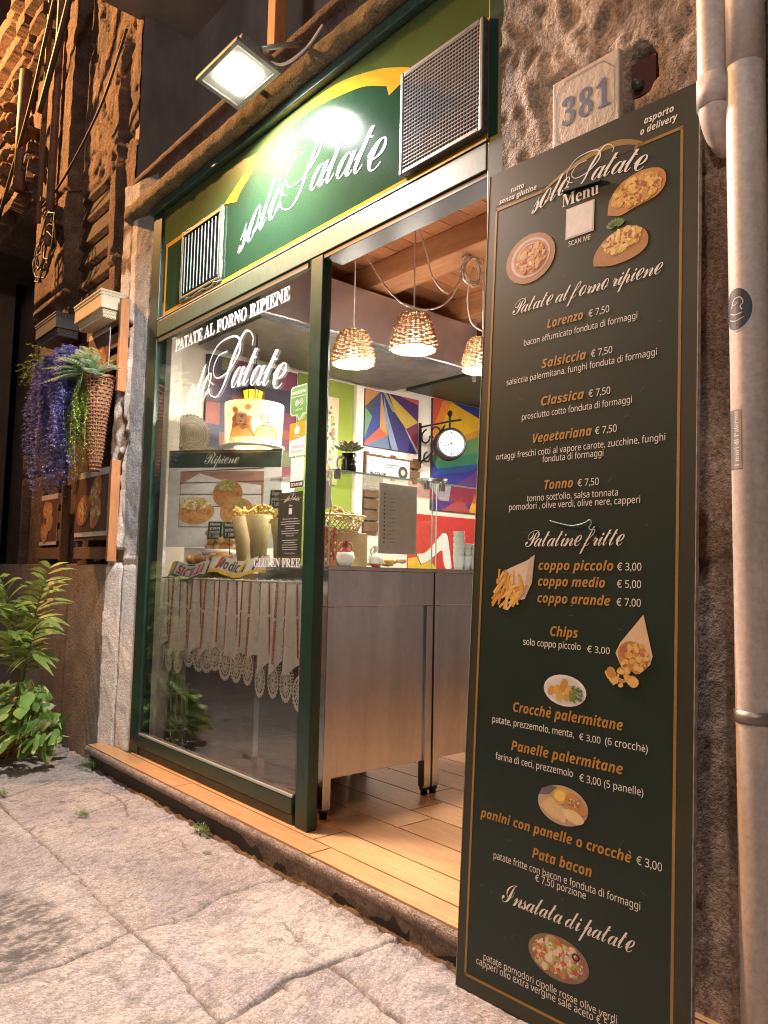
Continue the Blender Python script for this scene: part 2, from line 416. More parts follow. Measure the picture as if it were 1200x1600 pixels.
ys = np.concatenate([[-30, -12, -5, -2, -1, -.3, 0, .15], np.arange(.3, 1.80, .0075), [1.9, 2.6, 6, 15, 40]])
X, Y = np.meshgrid(xs, ys)
wx = X+.020*(fbm(X*14, Y*14, 5, 3)-.5); wy = Y+.020*(fbm(X*14, Y*14, 5, 4)-.5)
D = seg_dist(wx, wy, J); DF = seg_dist(wx, wy, JF)
rag = fbm(X*34, Y*34, 3, 9)
jw = (.0034+.006*fbm(X*3, Y*3, 3, 8)**2+.006*np.clip(fbm(X*2.3, Y*2.3, 2, 18)-.55, 0, 1)*4)*(.6+.9*rag)
g = np.exp(-(D/jw)**2); gf = np.exp(-(DF/.0042)**2)*(fbm(X*9, Y*9, 2, 12) > .40)
edge = np.clip((Y-1.52)/.08, 0, 1)*fbm(X*18, Y*18, 4, 21)
slab = vn(np.floor(wx*1.45+.3)*3.7, np.floor((wy+.02)*1.0)*5.1, 6)
g2 = np.exp(-(D/(jw*.62))**2)
Z = .005*(fbm(X*2.2, Y*2.2, 3, 1)-.5)+.0022*(fbm(X*24, Y*24, 4, 2)-.5)-.014*g2-.009*gf-.014*edge*(edge > .42)
Z += .006*(slab-.5)*np.clip(D/.03, 0, 1)
far = (X < -6.4) | (X > -.8) | (Y < .3) | (Y > 1.8)
Z[far] = np.where(Y[far] > 1.8, -.05, 0)
dirt = np.clip(g2*1.3+g*.35+gf*.95, 0, 1)*.92
st = fbm(X*5, Y*5, 5, 31); st2 = fbm(X*22, Y*22, 3, 32)
tone = (.86+.20*(slab-.5))*(1+.35*(st-.5))*(1-.25*(st2 > .62)*(st > .5))
tool = fbm(X*70+Y*30, Y*26-X*6, 3, 45); Cg0 = 1-.30*np.clip((tool-.52)*6, 0, 1)
patch = (fbm(X*3.1, Y*3.1, 4, 44) > .60)*(np.abs(D) > .01)
Cg = np.stack([.45*tone, .365*tone, .315*tone], -1)
Cg = Cg*(1-dirt[..., None])+np.array([.085, .055, .04])*dirt[..., None]
dk = np.clip((.33-np.hypot((X+2.55)/1.15, (Y-.62)/.9)+.16*(fbm(X*5, Y*5, 3, 46)-.5))*14, 0, 1); Cg *= (1-dk*(.25+.40*(tool > .47)))[..., None]
Cg *= Cg0[..., None]; Z -= .0022*np.clip((tool-.5)*6, 0, 1)
Cg[patch] *= np.array([.86, .86, .92])
for (px, py, pr) in [(-2.62, .88, .022), (-3.2, 1.33, .02), (-3.05, 1.48, .018), (-1.95, 1.33, .012), (-2.72, 1.5, .02), (-3.7, 1.28, .02)]:
    q = np.hypot((X-px)*1.0, (Y-py)*1.6)+.02*(fbm(X*30, Y*30, 2, 50)-.5) < pr
    Cg[q] *= .55
def grid_obj(name, V, C, ny, nx, m, smooth=True, parent=None, loc=(0, 0, 0)):
    idx = np.arange(ny*nx).reshape(ny, nx)
    F = np.stack([idx[:-1, :-1], idx[:-1, 1:], idx[1:, 1:], idx[1:, :-1]], -1).reshape(-1, 4)
    me = bpy.data.meshes.new(name)
    V = (np.asarray(V).reshape(-1, 3)-np.array(loc)).astype(np.float32)
    me.vertices.add(len(V)); me.vertices.foreach_set('co', V.ravel())
    me.loops.add(F.size); me.loops.foreach_set('vertex_index', F.ravel().astype(np.int32))
    me.polygons.add(len(F)); me.polygons.foreach_set('loop_start', np.arange(0, F.size, 4, dtype=np.int32))
    me.polygons.foreach_set('loop_total', np.full(len(F), 4, dtype=np.int32))
    me.update(calc_edges=True)
    ca = me.color_attributes.new('Col', 'FLOAT_COLOR', 'POINT')
    c4 = np.ones((len(V), 4), np.float32); c4[:, :3] = np.asarray(C).reshape(-1, 3); ca.data.foreach_set('color', c4.ravel())
    me.polygons.foreach_set('use_smooth', np.full(len(F), smooth))
    me.materials.append(m); me.validate()
    o = bpy.data.objects.new(name, me); COL.objects.link(o)
    if parent is not None: o.parent = parent
    return o
PAVE = mat('pavement_stone', rough=.66, attr=True, var=.32, vs=60, bump=.55, bs=40, bd=.008, detail=8, grain=.42, gs=170, wave=.24)
grid_obj('pavement', np.stack([X, Y, Z], -1), Cg, len(ys), len(xs), PAVE)['kind'] = 'structure'

# ------------------------------------------------------------------ threshold and interior shell (setting)
def struct(name, mb, m, bevel=0.):
    o = mb.build(name, m, None, (0, 0, 0), bevel); o['kind'] = 'structure'; return o
FZ = .110
mb = MB()
# nosing: broken stone lip over a rough riser
n = 160; TX = np.linspace(-4.33, -1.25, n)
prof = [(1.632, -.05), (1.630, .0), (1.626, .040), (1.622, .054), (1.610, .062), (1.602, .075), (1.601, .092), (1.612, .102), (1.64, .104)]
V = np.zeros((len(prof), n, 3)); CC = np.zeros((len(prof), n, 3))
for i, (yy, zz) in enumerate(prof):
    rg = fbm(TX*14, TX*0+i*.9, 4, 61)-.5; amp = .022 if i < 4 else .008
    low = np.clip((-2.5-TX)/.4, 0, 1)
    V[i] = np.stack([TX, yy+rg*amp+(.012*low if i < 4 else 0), np.full(n, zz)+(fbm(TX*20, TX*0+i, 3, 62)-.5)*.006*(i > 3)], -1)
    base = np.array([.24, .165, .11]) if i < 4 else np.array([.29, .21, .155])
    CC[i] = base*(.7+.8*fbm(TX*9, TX*0+i*.7, 3, 63))[:, None]
STONE_C = mat('rough_stone', rough=.85, attr=True, var=.4, vs=22, bump=.9, bs=45, bd=.015, detail=8, grain=.5, gs=120)
grid_obj('threshold_step', V, CC, len(prof), n, STONE_C)['kind'] = 'structure'
# wood-look tiles, laid in courses parallel to the facade
mb = MB(); rnd = random.Random(4)
rows = [1.612, 1.715, 1.86, 2.05, 2.24, 2.43, 2.62, 2.81, 3.0, 3.19, 3.38, 3.57, 3.76, 3.95, 4.2, 4.5, 4.8, 5.2, 5.6, 6.0, 6.5]
for r in range(len(rows)-1):
    x = -4.32 if r == 0 else -4.0
    if r: x -= .35*((r*.37) % 1)
    while x < .4:
        x2 = x+(.9 if r else 1.05)
        a, b = max(x, -4.32 if r == 0 else -3.999)+.0035, min(x2, .4)-.0035
        if b > a+.01:
            t = rnd.uniform(.86, 1.08)
            mb.box(a, b, rows[r]+.0035, rows[r+1]-.0035, FZ-.02, FZ, (t, t*.99, t*.97))
        x = x2
TILE = mat('wood_look_tile', (.40, .185, .075), .33, col2=(.54, .285, .130), vs=7, stretch=(1, 11, 1), bump=.05, bs=40, bd=.002, attr=True)
struct('floor', mb, TILE, .0012)
struct('floor_bed', MB().box(-4.32, .4, 1.63, 6.5, -.04, FZ-.006), GROUT)
struct('interior_wall', MB().box(-4.25, -4.0, 1.80, 6.7, FZ-.02, 3.1), CREAM)
struct('interior_wall', MB().box(-4.25, .6, 6.5, 6.7, FZ-.02, 3.1), CREAM)
struct('interior_wall', MB().box(.4, .6, 1.80, 6.5, FZ-.02, 3.1), mat('grey_panelling', (.40, .37, .36), .6, var=.5, vs=2))
mb = MB(); rnd = random.Random(9)
x = -4.0
while x < .4:
    t = rnd.uniform(.8, 1.1); mb.box(x+.002, x+.138, 1.80, 6.5, 2.84, 2.86, (t, t, t)); x += .14
struct('ceiling', mb, mat('ceiling_pine_boards', (.40, .155, .065), .5, col2=(.56, .25, .11), vs=5, stretch=(9, 1, 4), bump=.08, bs=30, attr=True))
struct('ceiling_deck', MB().box(-4.25, .6, 1.81, 6.7, 2.864, 3.1), OLD_WOOD)
mb = MB()
for y in (2.68, 3.42, 4.2, 5.0): mb.box(-3.999, .399, y, y+.17, 2.70, 2.838)
struct('ceiling_beam', mb, BEAM_WOOD, .006)
# the far side of the alley, unlit
mb = MB().box(-30, 14, -3.4, -3.0, -.1, 9)
struct('alley_wall', mb, mat('alley_wall_stone', (.20, .15, .12), .9, var=.4, vs=1.2, bump=.6, bs=9, bd=.05))

# ================================================================== STONE BUILDING
BLD = thing('stone_building', 'old weathered stone facade around the potato shop, orange under the street lamp at upper left', 'building', (-2.8, 1.9, 0))
WALL_ST = mat('weathered_limestone', rough=.88, attr=True, var=.42, vs=9, bump=1., bs=22, bd=.028, detail=9, grain=.5, gs=95)
def wall(name, x0, x1, z0, z1, st, fn, parent=BLD):
    xs = np.arange(x0, x1+st*.5, st); zs = np.arange(z0, z1+st*.5, st); X, Z = np.meshgrid(xs, zs)
    d, C = fn(X, Z)
    return grid_obj(name, np.stack([X, d, Z], -1), C, len(zs), len(xs), WALL_ST, True, parent, tuple(BLD.location))
def mixc(a, b, t): return np.array(a)*(1-t[..., None])+np.array(b)*t[..., None]
def right_fn(X, Z):
    up = np.clip((Z-1.95)/.3, 0, 1); mid = np.clip((Z-1.12)/.06, 0, 1)
    wx = X+.05*(fbm(X*9, Z*9, 3, 70)-.5)
    g1 = np.abs(fbm(wx*15+Z*6, Z*6, 5, 71)-.5)*2
    rough = fbm(X*6, Z*6, 5, 72); fine = fbm(X*38, Z*30, 4, 73)
    lump = fbm(X*2.5, Z*2.5, 3, 74)
    d = 1.740-up*(.030*(1-g1)*rough*1.6+.012*lump)-mid*(1-up)*(.014*rough+.015*np.clip(fbm(X*11, Z*8, 3, 79)-.5, 0, 1)*3)-.005*fine-.006*fine*up
    d += .012*(np.abs(X+.79+.008*(fbm(Z*6, Z*0, 2, 3)-.5)) < .006)*(1-mid)
    d += .022*np.exp(-((Z-1.13+.012*fine)/.010)**2)+.02*np.exp(-((Z-2.06-.05*(fbm(X*3, Z*0, 2, 4)-.5))/.015)**2)
    near = (X > -1.30) & (X < -1.02) & (Z > 2.2) & (Z < 2.50); d = np.where(near, np.maximum(d, 1.722-.01*fine), d)
    hole = np.clip(1-np.hypot((X+1.0)/.05, (Z-2.40)/.075)**4, 0, 1); d += .08*hole
    C = mixc((.29, .20, .138), (.54, .41, .31), np.clip(fbm(X*4, Z*4, 5, 75)*1.7-.35, 0, 1))
    tool = fbm(X*70, Z*18, 3, 78)
    C *= (.80+.4*fine*up+.60*tool*(1-up))[..., None]
    C = C*(1+(1-up)[..., None]*np.array([.22, .08, -.02]))  # lower stone lifted and warmed in colour to offset the board's shade
    stain = np.clip((fbm(X*2.6, Z*1.6, 4, 77)-.52)*7, 0, 1)[..., None]
    return d, C*(1-.45*stain)
wall('stone_wall', -1.462, 1.6, -.05, 3.05, .0125, right_fn)
def left_fn(X, Z):
    r = fbm(X*4, Z*3, 5, 80); fine = fbm(X*34, Z*13, 5, 81); up = np.clip((Z-3)/.5, .25, 1)
    er = np.clip(np.abs(fbm(X*12+.8*Z, Z*7, 5, 82)-.5)*2, 0, 1)
    wob = X+.012*(fbm(Z*5, X*2, 3, 86)-.5)
    d = 1.735-.014*r-.016*fine*up-.016*er*up*np.where(X > -5.3, 1, .35)
    chip = np.clip((fbm(X*9, Z*7, 5, 87)-.58)*9, 0, 1); d = d+.020*chip*up*(X > -5.3)
    pil = (wob > -5.98) & (wob < -5.32); d = d-.07*pil
    strip = (wob > -6.30) & (wob < -6.08); d = d-.04*strip*(Z > 3.9)
    d = d+.05*(np.abs(wob+5.26) < .04)
    lou = (X > -5.22) & (X < -4.64) & (Z > 2.45) & (Z < 3.62)
    saw = ((Z*1/.155) % 1)
    d = np.where(lou, 1.715+.035*saw+.004*fine, d)
    d = d-.04*((X > -4.60) & (X < -4.50))*(Z < 4.4)
    d = np.where((Z < 2.95) & (X > -5.95), np.maximum(d, 1.705-.006*fine), d)
    for z0, z1, p in ((5.0, 5.07, .10), (5.14, 5.21, .14), (5.28, 5.40, .18), (5.47, 5.62, .22), (4.05, 4.13, .10), (4.18, 4.25, .12)):
        band = (Z > z0) & (Z < z1) & (X < -5.95+.25*(Z-4))
        d = d-p*band*(.9+.2*r)
    for zj in (1.75, 2.38, 3.02, 3.72):
        d = d+.03*np.exp(-((Z-zj+.02*(r-.5))/.018)**2)*((X < -5.3) | (X > -4.55))
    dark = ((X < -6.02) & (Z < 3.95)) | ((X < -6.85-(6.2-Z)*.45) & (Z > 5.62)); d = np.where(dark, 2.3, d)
    C = mixc((.11, .055, .036), (.32, .185, .115), np.clip(r*1.8-.45, 0, 1))*(.7+.6*fine)[..., None]
    C[lou] = np.array([.075, .04, .028])*(.8+.5*fine[lou])[..., None]
    C[dark] = (.012, .011, .014)  # near-black colour put in for the deep shadow of these recesses
    low = np.clip((3.3-Z)/1.2, 0, 1)[..., None]; C = C*(1-.35*low)  # wall colour darkened downwards in place of the fading lamp light
    wht = (X > -4.47)*np.clip((2.45-Z+.5*(fbm(X*8, Z*8, 3, 85)-.5))/.3, 0, 1)*(fbm(X*24, Z*6, 3, 84) > .40)
    C = C*(1-wht[..., None])+np.array([.52, .44, .36])*wht[..., None]
    return d, C
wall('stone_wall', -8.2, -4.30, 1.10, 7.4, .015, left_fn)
mb = MB().box(-12, -8.6, 1.72, 2.2, 1.1, 9).box(-12, -4.35, 2.32, 2.5, 1.0, 9).box(-8.6, -4.35, 1.74, 2.3, 7.38, 9).box(-4.30, 3, 1.95, 2.3, 4.45, 9).box(1.6, 5, 1.74, 2.2, -.1, 9)
mb.build('stone_core', mat('dark_stone', (.16, .11, .08), .9, var=.35, vs=2, bump=.5, bs=20), BLD)
def above_fn(X, Z):
    r = fbm(X*4, Z*4, 5, 90); er = np.abs(fbm(X*6, Z*3, 4, 92)-.5)*2
    return 1.76-.05*r-.05*er, mixc((.17, .10, .065), (.38, .26, .17), np.clip(r*1.8-.4, 0, 1))
wall('stone_wall', -1.5, 1.6, 3.05, 4.6, .02, above_fn)
# plinth slabs and plaster jamb on the left
mb = MB(); 
mb.box(-4.93, -4.335, 1.672, 2.1, -.05, 1.108).box(-5.75, -4.936, 1.675, 2.1, -.05, 1.104).box(-6.6, -5.756, 1.673, 2.1, -.05, 1.10).box(-9, -6.606, 1.674, 2.1, -.05, 1.10)
mb.build('plinth_slab', mat('plinth_stone', (.19, .145, .115), .8, col2=(.32, .255, .205), vs=6, bump=.8, bs=60, bd=.012, detail=10, grain=.5, gs=130), BLD, bevel=.006)
xs_ = np.arange(-4.345, -4.030, .0105); zs_ = np.arange(-.04, 3.35, .0125); X, Z = np.meshgrid(xs_, zs_)
fine = fbm(X*24, Z*14, 4, 95); big = fbm(X*5, Z*3, 4, 96)
peel = np.clip((fbm(X*7, Z*5, 4, 97)-.5)*9+.5*(Z > 1.1)+.6*(Z > 2.3), 0, 1)
cav = np.clip(1-np.hypot((X+4.27+.03*np.sin(Z*9))/.05, 0)**2, 0, 1)*((Z > 1.12) & (Z < 2.6))*(fbm(X*10, Z*9, 3, 98) > .52)
d = 1.684+(X+4.335)*.24-.010*fine-.006*big+.006*peel*(Z > 1.1)+.022*cav+.012*(np.abs(X+4.20) < .006)*(Z < 1.12)
d += .015*np.exp(-((Z-1.115)/.012)**2)
C = mixc((.72, .62, .54), (.84, .76, .68), fine)
grey = np.clip((fbm(X*4, Z*2.2, 4, 99)-.44)*8, 0, 1)*(X > -4.20)*(Z > 1.15)+(Z > 2.55)*.85*(X > -4.21)
grey = np.clip(grey, 0, 1); C = C*(1-grey[..., None])+np.array([.30, .29, .28])*grey[..., None]
brown = np.clip(cav*1.2+(X < -4.26)*(Z > 1.12)*np.clip((fbm(X*16, Z*7, 3, 100)-.5)*8, 0, 1), 0, 1)[..., None]
C = C*(1-brown)+np.array([.20, .12, .075])*brown
JAMB = mat('jamb_plaster', rough=.85, attr=True, var=.16, vs=9, bump=.8, bs=26, bd=.016, detail=8, grain=.22, gs=110)
grid_obj('plaster_jamb', np.stack([X, d, Z], -1), C, len(zs_), len(xs_), JAMB, True, BLD, tuple(BLD.location))
MB().box(-4.36, -4.045, 1.775, 1.95, -.05, 3.4).build('jamb_core', PLASTER, BLD)
# cornice over the sign
n = 420; TX = np.linspace(-4.32, -.9, n)
prof = [(1.76, 3.125), (1.705, 3.122), (1.676, 3.130), (1.664, 3.150), (1.668, 3.198), (1.678, 3.210), (1.738, 3.222), (1.750, 3.232), (1.752, 3.345), (1.735, 3.352), (1.712, 3.365), (1.712, 3.395), (1.74, 3.402), (2.02, 3.41)]
V = np.zeros((len(prof), n, 3)); CC = np.zeros((len(prof), n, 3))
for i, (yy, zz) in enumerate(prof):
    amp = .022 if 1 <= i <= 5 else .006
    rg = fbm(TX*16, TX*0+i*.8, 4, 110)-.5; rz = fbm(TX*13, TX*0+i*.6, 4, 111)-.5
    V[i] = np.stack([TX, yy+rg*amp, zz+rz*amp*.7], -1)
    t = fbm(TX*10, TX*0+i*.8, 3, 112)[:, None]
    a, b = ((.19, .145, .075), (.36, .28, .15)) if 1 <= i <= 5 else (((.13, .075, .055), (.26, .17, .12)) if i in (9, 10, 11) else ((.17, .125, .115), (.26, .20, .18)))
    CC[i] = np.array(a)*(1-t)+np.array(b)*t
    if 6 <= i <= 8:
        pl = ((fbm(TX*5, TX*0+3, 3, 114) > .60))[:, None]*1.; CC[i] = CC[i]*(1-pl)+np.array([.40, .27, .22])*pl
grid_obj('cornice', V, CC, len(prof), n, WALL_ST, True, BLD, tuple(BLD.location))
mb = MB().box(-4.32, -1.0, 2.04, 2.2, 3.2, 4.6).box(-4.36, -4.302, 1.728, 2.10, 3.35, 4.6)
mb.build('window_recess', mat('grey_plaster', (.20, .17, .165), .8, var=.35, vs=3, bump=.25, bs=25, bd=.01, stretch=(1, 1, .5)), BLD)
MB().box(-4.36, 1.5, 1.2, 2.04, 4.44, 4.6).build('balcony_soffit', mat('soffit_plaster', (.34, .32, .28), .8, var=.3, vs=2), BLD)
MB().box(-2.83, -2.765, 1.70, 1.76, 3.405, 4.44).build('window_post', ORANGE_WOOD, BLD, bevel=.004)
# carved ornament high on the left pilaster
mb = MB(); rnd = random.Random(3)
for i in range(26):
    mb.ell((-6.75+rnd.uniform(-.22, .22), 1.62+rnd.uniform(-.05, .05), 4.34+i*.03), (rnd.uniform(.03, .07), .06, rnd.uniform(.03, .06)), (.30, .18, .10), 10, 7, bump=.25, seed=i)
mb.build('carved_ornament', WALL_ST, BLD)

# ================================================================== CABLES AND CONDUITS on the left wall
COND = mat('rusty_conduit', (.20, .11, .07), .6, .2, var=.4, vs=14)
for i, (x, z0, z1, r) in enumerate([(-5.66, 3.55, 7.5, .020), (-5.40, 3.3, 7.5, .028), (-6.22, 4.0, 4.98, .045)]):
    mb = MB().tube([(x, 1.565, z0), (x+.01, 1.56, (z0+z1)/2), (x, 1.565, z1)], r, 10)
    for z in (z0+.15, (z0+z1)/2): mb.box(x-r-.02, x+r+.02, 1.56, 1.70, z, z+.03)
    single('conduit_pipe', mb, COND, ['thin rusty conduit on the orange wall, in the middle of three', 'tall rusty conduit nearest the shop on the orange wall', 'short thick stub of pipe beside the carved ornament'][i], 'pipe', (x, 1.66, z0), 'conduits on the upper wall')
def cable(pts, r, label, m=CABLE_D):
    P = spline(pts, 10); return single('cable', MB().tube(P, r, 6), m, label, 'cable', tuple(P[0]), 'cables strung on the left wall')
cable([(-5.0, 1.60, 6.2), (-5.5, 1.52, 5.0), (-5.9, 1.53, 4.55), (-6.7, 1.55, 3.95)], .014, 'dark cable running diagonally down past the carved ornament')
cable([(-4.55, 1.60, 6.0), (-5.0, 1.52, 5.0), (-5.2, 1.5, 4.65), (-5.55, 1.5, 4.3)], .020, 'thick twisted cable at the top of the orange wall')
cable([(-4.30, 1.62, 4.3), (-4.62, 1.6, 3.95), (-5.2, 1.58, 3.70), (-5.7, 1.58, 3.66)], .008, 'thin cable sagging across the wall left of the cornice')
mb = MB(); rnd = random.Random(11)
for k in range(9):
    c = (-5.45+rnd.uniform(-.1, .1), 1.56, 3.22+rnd.uniform(-.1, .12)); a, b = rnd.uniform(.08, .2), rnd.uniform(.1, .22)
    mb.tube([(c[0]+a*math.cos(t), c[1]+rnd.uniform(-.02, .02), c[2]+b*math.sin(t)) for t in [i*.52 for i in range(12)]], .006, 5, closed=True)
mb.box(-5.52, -5.40, 1.58, 1.72, 3.42, 3.60)
single('cable_coil', mb, CABLE_D, 'tangle of coiled wires hanging under a small junction box', 'cable', (-5.45, 1.6, 3.3))

# ================================================================== FLOODLIGHT
FL = thing('floodlight', 'bright white square floodlight fixed above the shop sign', 'lamp', (-2.72, 1.5, 3.15))
tl = Vector((0.04, -.20, -1)).normalized()     # aim
uu = Vector((1, .02, 0)); uu = (uu-tl*uu.dot(tl)).normalized(); vv_ = tl.cross(uu).normalized()
fc = Vector((-2.72, 1.50, 3.15))
mb = MB().obox(fc-tl*.035, (uu, vv_, tl), (.150, .085, .022))
for s in (-1, 1):
    mb.obox(fc+uu*s*.152-tl*.004, (uu, vv_, tl), (.012, .105, .010)); mb.obox(fc+vv_*s*.098-tl*.004, (uu, vv_, tl), (.164, .010, .010))
for k in range(7): mb.obox(fc-tl*.068+uu*(k-3)*.035, (uu, vv_, tl), (.004, .075, .014))
mb.build('housing', GREY_METAL, FL, bevel=.003)
MB().obox(fc-tl*.006, (uu, vv_, tl), (.140, .088, .003)).build('reflector', mat('reflector', (.75, .74, .70), .35, .3), FL)
MB().obox(fc+tl*.0005, (uu, vv_, tl), (.090, .062, .002)).build('lit_panel', mat('lit_led_panel', (1, 1, 1), .5, emit=(1, .95, .86), es=30), FL)
for s_ in (-1, 1):
    xx = -2.72+s_*.18
    MB().tube([fc+uu*s_*.17-tl*.03, Vector((xx, 1.62, 3.25)), Vector((xx, 1.72, 3.30))], .012, 8).build('bracket_arm', GREY_METAL, FL)
MB().tube(spline([fc-tl*.06+uu*.1, (-2.55, 1.60, 3.16), (-2.46, 1.66, 3.21), (-2.40, 1.70, 3.30)], 8), .006, 6).build('power_cable', CABLE_W, FL)
lamp('floodlight_beam', 'AREA', tuple(fc+tl*.012), 76, (.99, .965, .955), .17, tuple(tl), size_y=.115).data.spread = R_(172)

# ================================================================== SHOPFRONT
SF = thing('shopfront', 'dark green metal shopfront with a lettered sign, glazed window and open doorway', 'shopfront', (-2.75, 1.75, FZ))
MB().box(-4.040, -3.932, 1.733, 1.80, .112, 3.075).build('frame_post', GREEN_METAL, SF, bevel=.003)
MB().box(-1.536, -1.466, 1.733, 1.80, .112, 3.075).build('frame_post', GREEN_METAL, SF, bevel=.003)
MB().box(-4.040, -1.466, 1.712, 1.80, 3.077, 3.118).build('top_rail', GREEN_WORN, SF, bevel=.004)
mb = MB().box(-3.930, -1.538, 1.731, 1.80, 2.352, 2.445); mb.build('header_beam', GREEN_WORN, SF, bevel=.004)
MB().box(-3.930, -1.538, 1.729, 1.740, 2.449, 2.456).build('sign_trim', GREY_METAL, SF)
MB().box(-2.478, -2.398, 1.733, 1.776, .112, 2.350).build('mullion', GREEN_METAL, SF, bevel=.003)
MB().box(-2.500, -2.425, 1.777, 1.80, .112, 2.40).build('door_jamb', BLACK, SF, bevel=.002)  # coloured black for the shade on this side of the doorway
MB().box(-2.396, -1.538, 1.736, 1.83, 2.330, 2.351).build('door_head', BLACK, SF, bevel=.002)
MB().box(-3.930, -2.502, 1.733, 1.79, .150, .212).build('bottom_rail', GREEN_METAL, SF, bevel=.004)
MB().box(-3.930, -2.502, 1.738, 1.79, .112, .148).build('kick_panel', mat('dull_green_metal', (.030, .036, .024), .5, var=.5, vs=8), SF, bevel=.002)
BEAD = mat('aluminium_bead', (.55, .57, .55), .35, .7)
MB().box(-3.928, -2.504, 1.733, 1.7445, .213, .224).build('glazing_bead', BEAD, SF, bevel=.002)
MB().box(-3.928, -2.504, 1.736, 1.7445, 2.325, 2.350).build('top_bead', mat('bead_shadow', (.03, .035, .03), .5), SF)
gp = MB().box(-3.931, -2.501, 1.7455, 1.7515, .222, 2.349).build('glass_pane', GLASS, SF)
# sign panel, printed
YEL = (.46, .25, .022); SG = (.018, .043, .021); SO = (.060, .080, .022); SD = (.034, .050, .036)
SIGN = mat('sign_print', rough=.10, attr=True, var=.10, vs=5, bump=.012, bs=160, bd=.001)
mb = MB().box(-3.931, -1.537, 1.745, 1.77, 2.446, 3.076, SG)
ink = Ink((0, 1.745, 0), (1, 0, 0), (0, 0, 1), (0, -1, 0), mb, .0004)
arc_o = [(-3.25, 2.868), (-3.17, 2.905), (-3.05, 2.955), (-2.85, 3.018), (-2.6, 3.055), (-2.35, 3.046), (-2.12, 2.985), (-1.97, 2.92), (-1.885, 2.872)]
arc_i = [(-2.035, 2.842), (-2.045, 2.885), (-2.2, 2.955), (-2.45, 3.005), (-2.62, 3.012), (-2.85, 2.972), (-3.0, 2.922), (-3.09, 2.876), (-3.135, 2.838)]
so = [tuple(p) for p in spline(arc_o, 6)]; si = [tuple(p) for p in spline(arc_i[1:-1], 6)]
top = [(-3.931, 3.075), (-3.931, 2.872), (-3.25, 2.872)]+so+[(-1.537, 2.872), (-1.537, 3.075)]
# outer olive field as a fan of quads between the arc and the panel top
ox = [-3.931, -3.6]+[p[0] for p in so]+[-1.7, -1.537]; oy = [2.868, 2.868]+[p[1] for p in so]+[2.868, 2.868]
vv = []
for a, b in zip(ox, oy): vv += [(a, b), (a, 3.0755)]
ink.raw(vv, [(2*i, 2*i+2, 2*i+3, 2*i+1) for i in range(len(ox)-1)], SO)
ink.rect(-3.931, -3.886, 2.447, 2.868, SD); ink.rect(-1.522, -1.537, 2.447, 2.868, SD)
ink.h = .0008
ink.rect(-3.886, -3.25, 2.846, 2.870, YEL); ink.rect(-1.90, -1.498-.03, 2.846, 2.872, YEL)
ink.rect(-3.886, -1.528, 2.458, 2.484, YEL); ink.rect(-3.886, -3.864, 2.484, 2.846, YEL); ink.rect(-1.556, -1.528, 2.484, 2.846, YEL)
ink.h = .0011
# swoosh: strip between outer and inner edge, with barbs
no = 60
po = np.array(spline(arc_o, 10)); pi_ = np.array(spline(arc_i[1:-1][::-1], 10))
def resamp(P, k):
    d = np.concatenate([[0], np.cumsum(np.hypot(*(P[1:]-P[:-1]).T))]); t = np.linspace(0, d[-1], k)
    return np.stack([np.interp(t, d, P[:, 0]), np.interp(t, d, P[:, 1])], 1)
a, b = resamp(po, no), resamp(pi_, no); vv = []
for p, q in zip(a, b): vv += [tuple(p), tuple(q)]
ink.raw(vv, [(2*i, 2*i+1, 2*i+3, 2*i+2) for i in range(no-1)], YEL)
ink.poly([(-3.25, 2.868), (-3.13, 2.838), (-3.088, 2.878)], YEL); ink.poly([(-1.885, 2.872), (-2.045, 2.886), (-2.03, 2.840)], YEL)
ink.h = .0015
ink.logo(-3.10, 2.567, 1.045, (.80, .81, .78), 1.0)
mb.build('sign_panel', SIGN, SF)
# louvred vent on the left of the sign
g = MB()
for x0, x1, z0, z1 in ((-3.665, -3.648, 2.488, 2.848), (-3.262, -3.245, 2.488, 2.848), (-3.648, -3.262, 2.488, 2.504), (-3.648, -3.262, 2.832, 2.848)): g.box(x0, x1, 1.728, 1.744, z0, z1)
vg = g.build('louvre_vent', mat('dull_green_vent', (.030, .052, .040), .45, .2, var=.3, vs=20), SF, bevel=.003)
MB().box(-3.648, -3.262, 1.741, 1.7442, 2.504, 2.832).build('vent_backing', BLACK, vg)
mb = MB()
for k in range(11):
    x = -3.640+.0355*k
    mb.obox((x+.012, 1.733, 2.668), ((1, -.42, 0), (.42, 1, 0), (0, 0, 1)), (.0150, .002, .152))
mb.build('vent_slat', mat('pale_slat', (.055, .095, .072), .5, var=.25, vs=30), vg)
mb = MB(); rnd = random.Random(5)
for z in (2.484, 2.852): mb.tube([(x, 1.737+rnd.uniform(-.003, .003), z+rnd.uniform(-.005, .005)) for x in np.linspace(-3.67, -3.24, 16)], .0065, 6)
for x in (-3.669, -3.241): mb.tube([(x+rnd.uniform(-.004, .004), 1.737, z) for z in np.linspace(2.484, 2.852, 14)], .0065, 6)
mb.build('sealant', mat('old_sealant', (.22, .25, .20), .6, var=.4), vg)
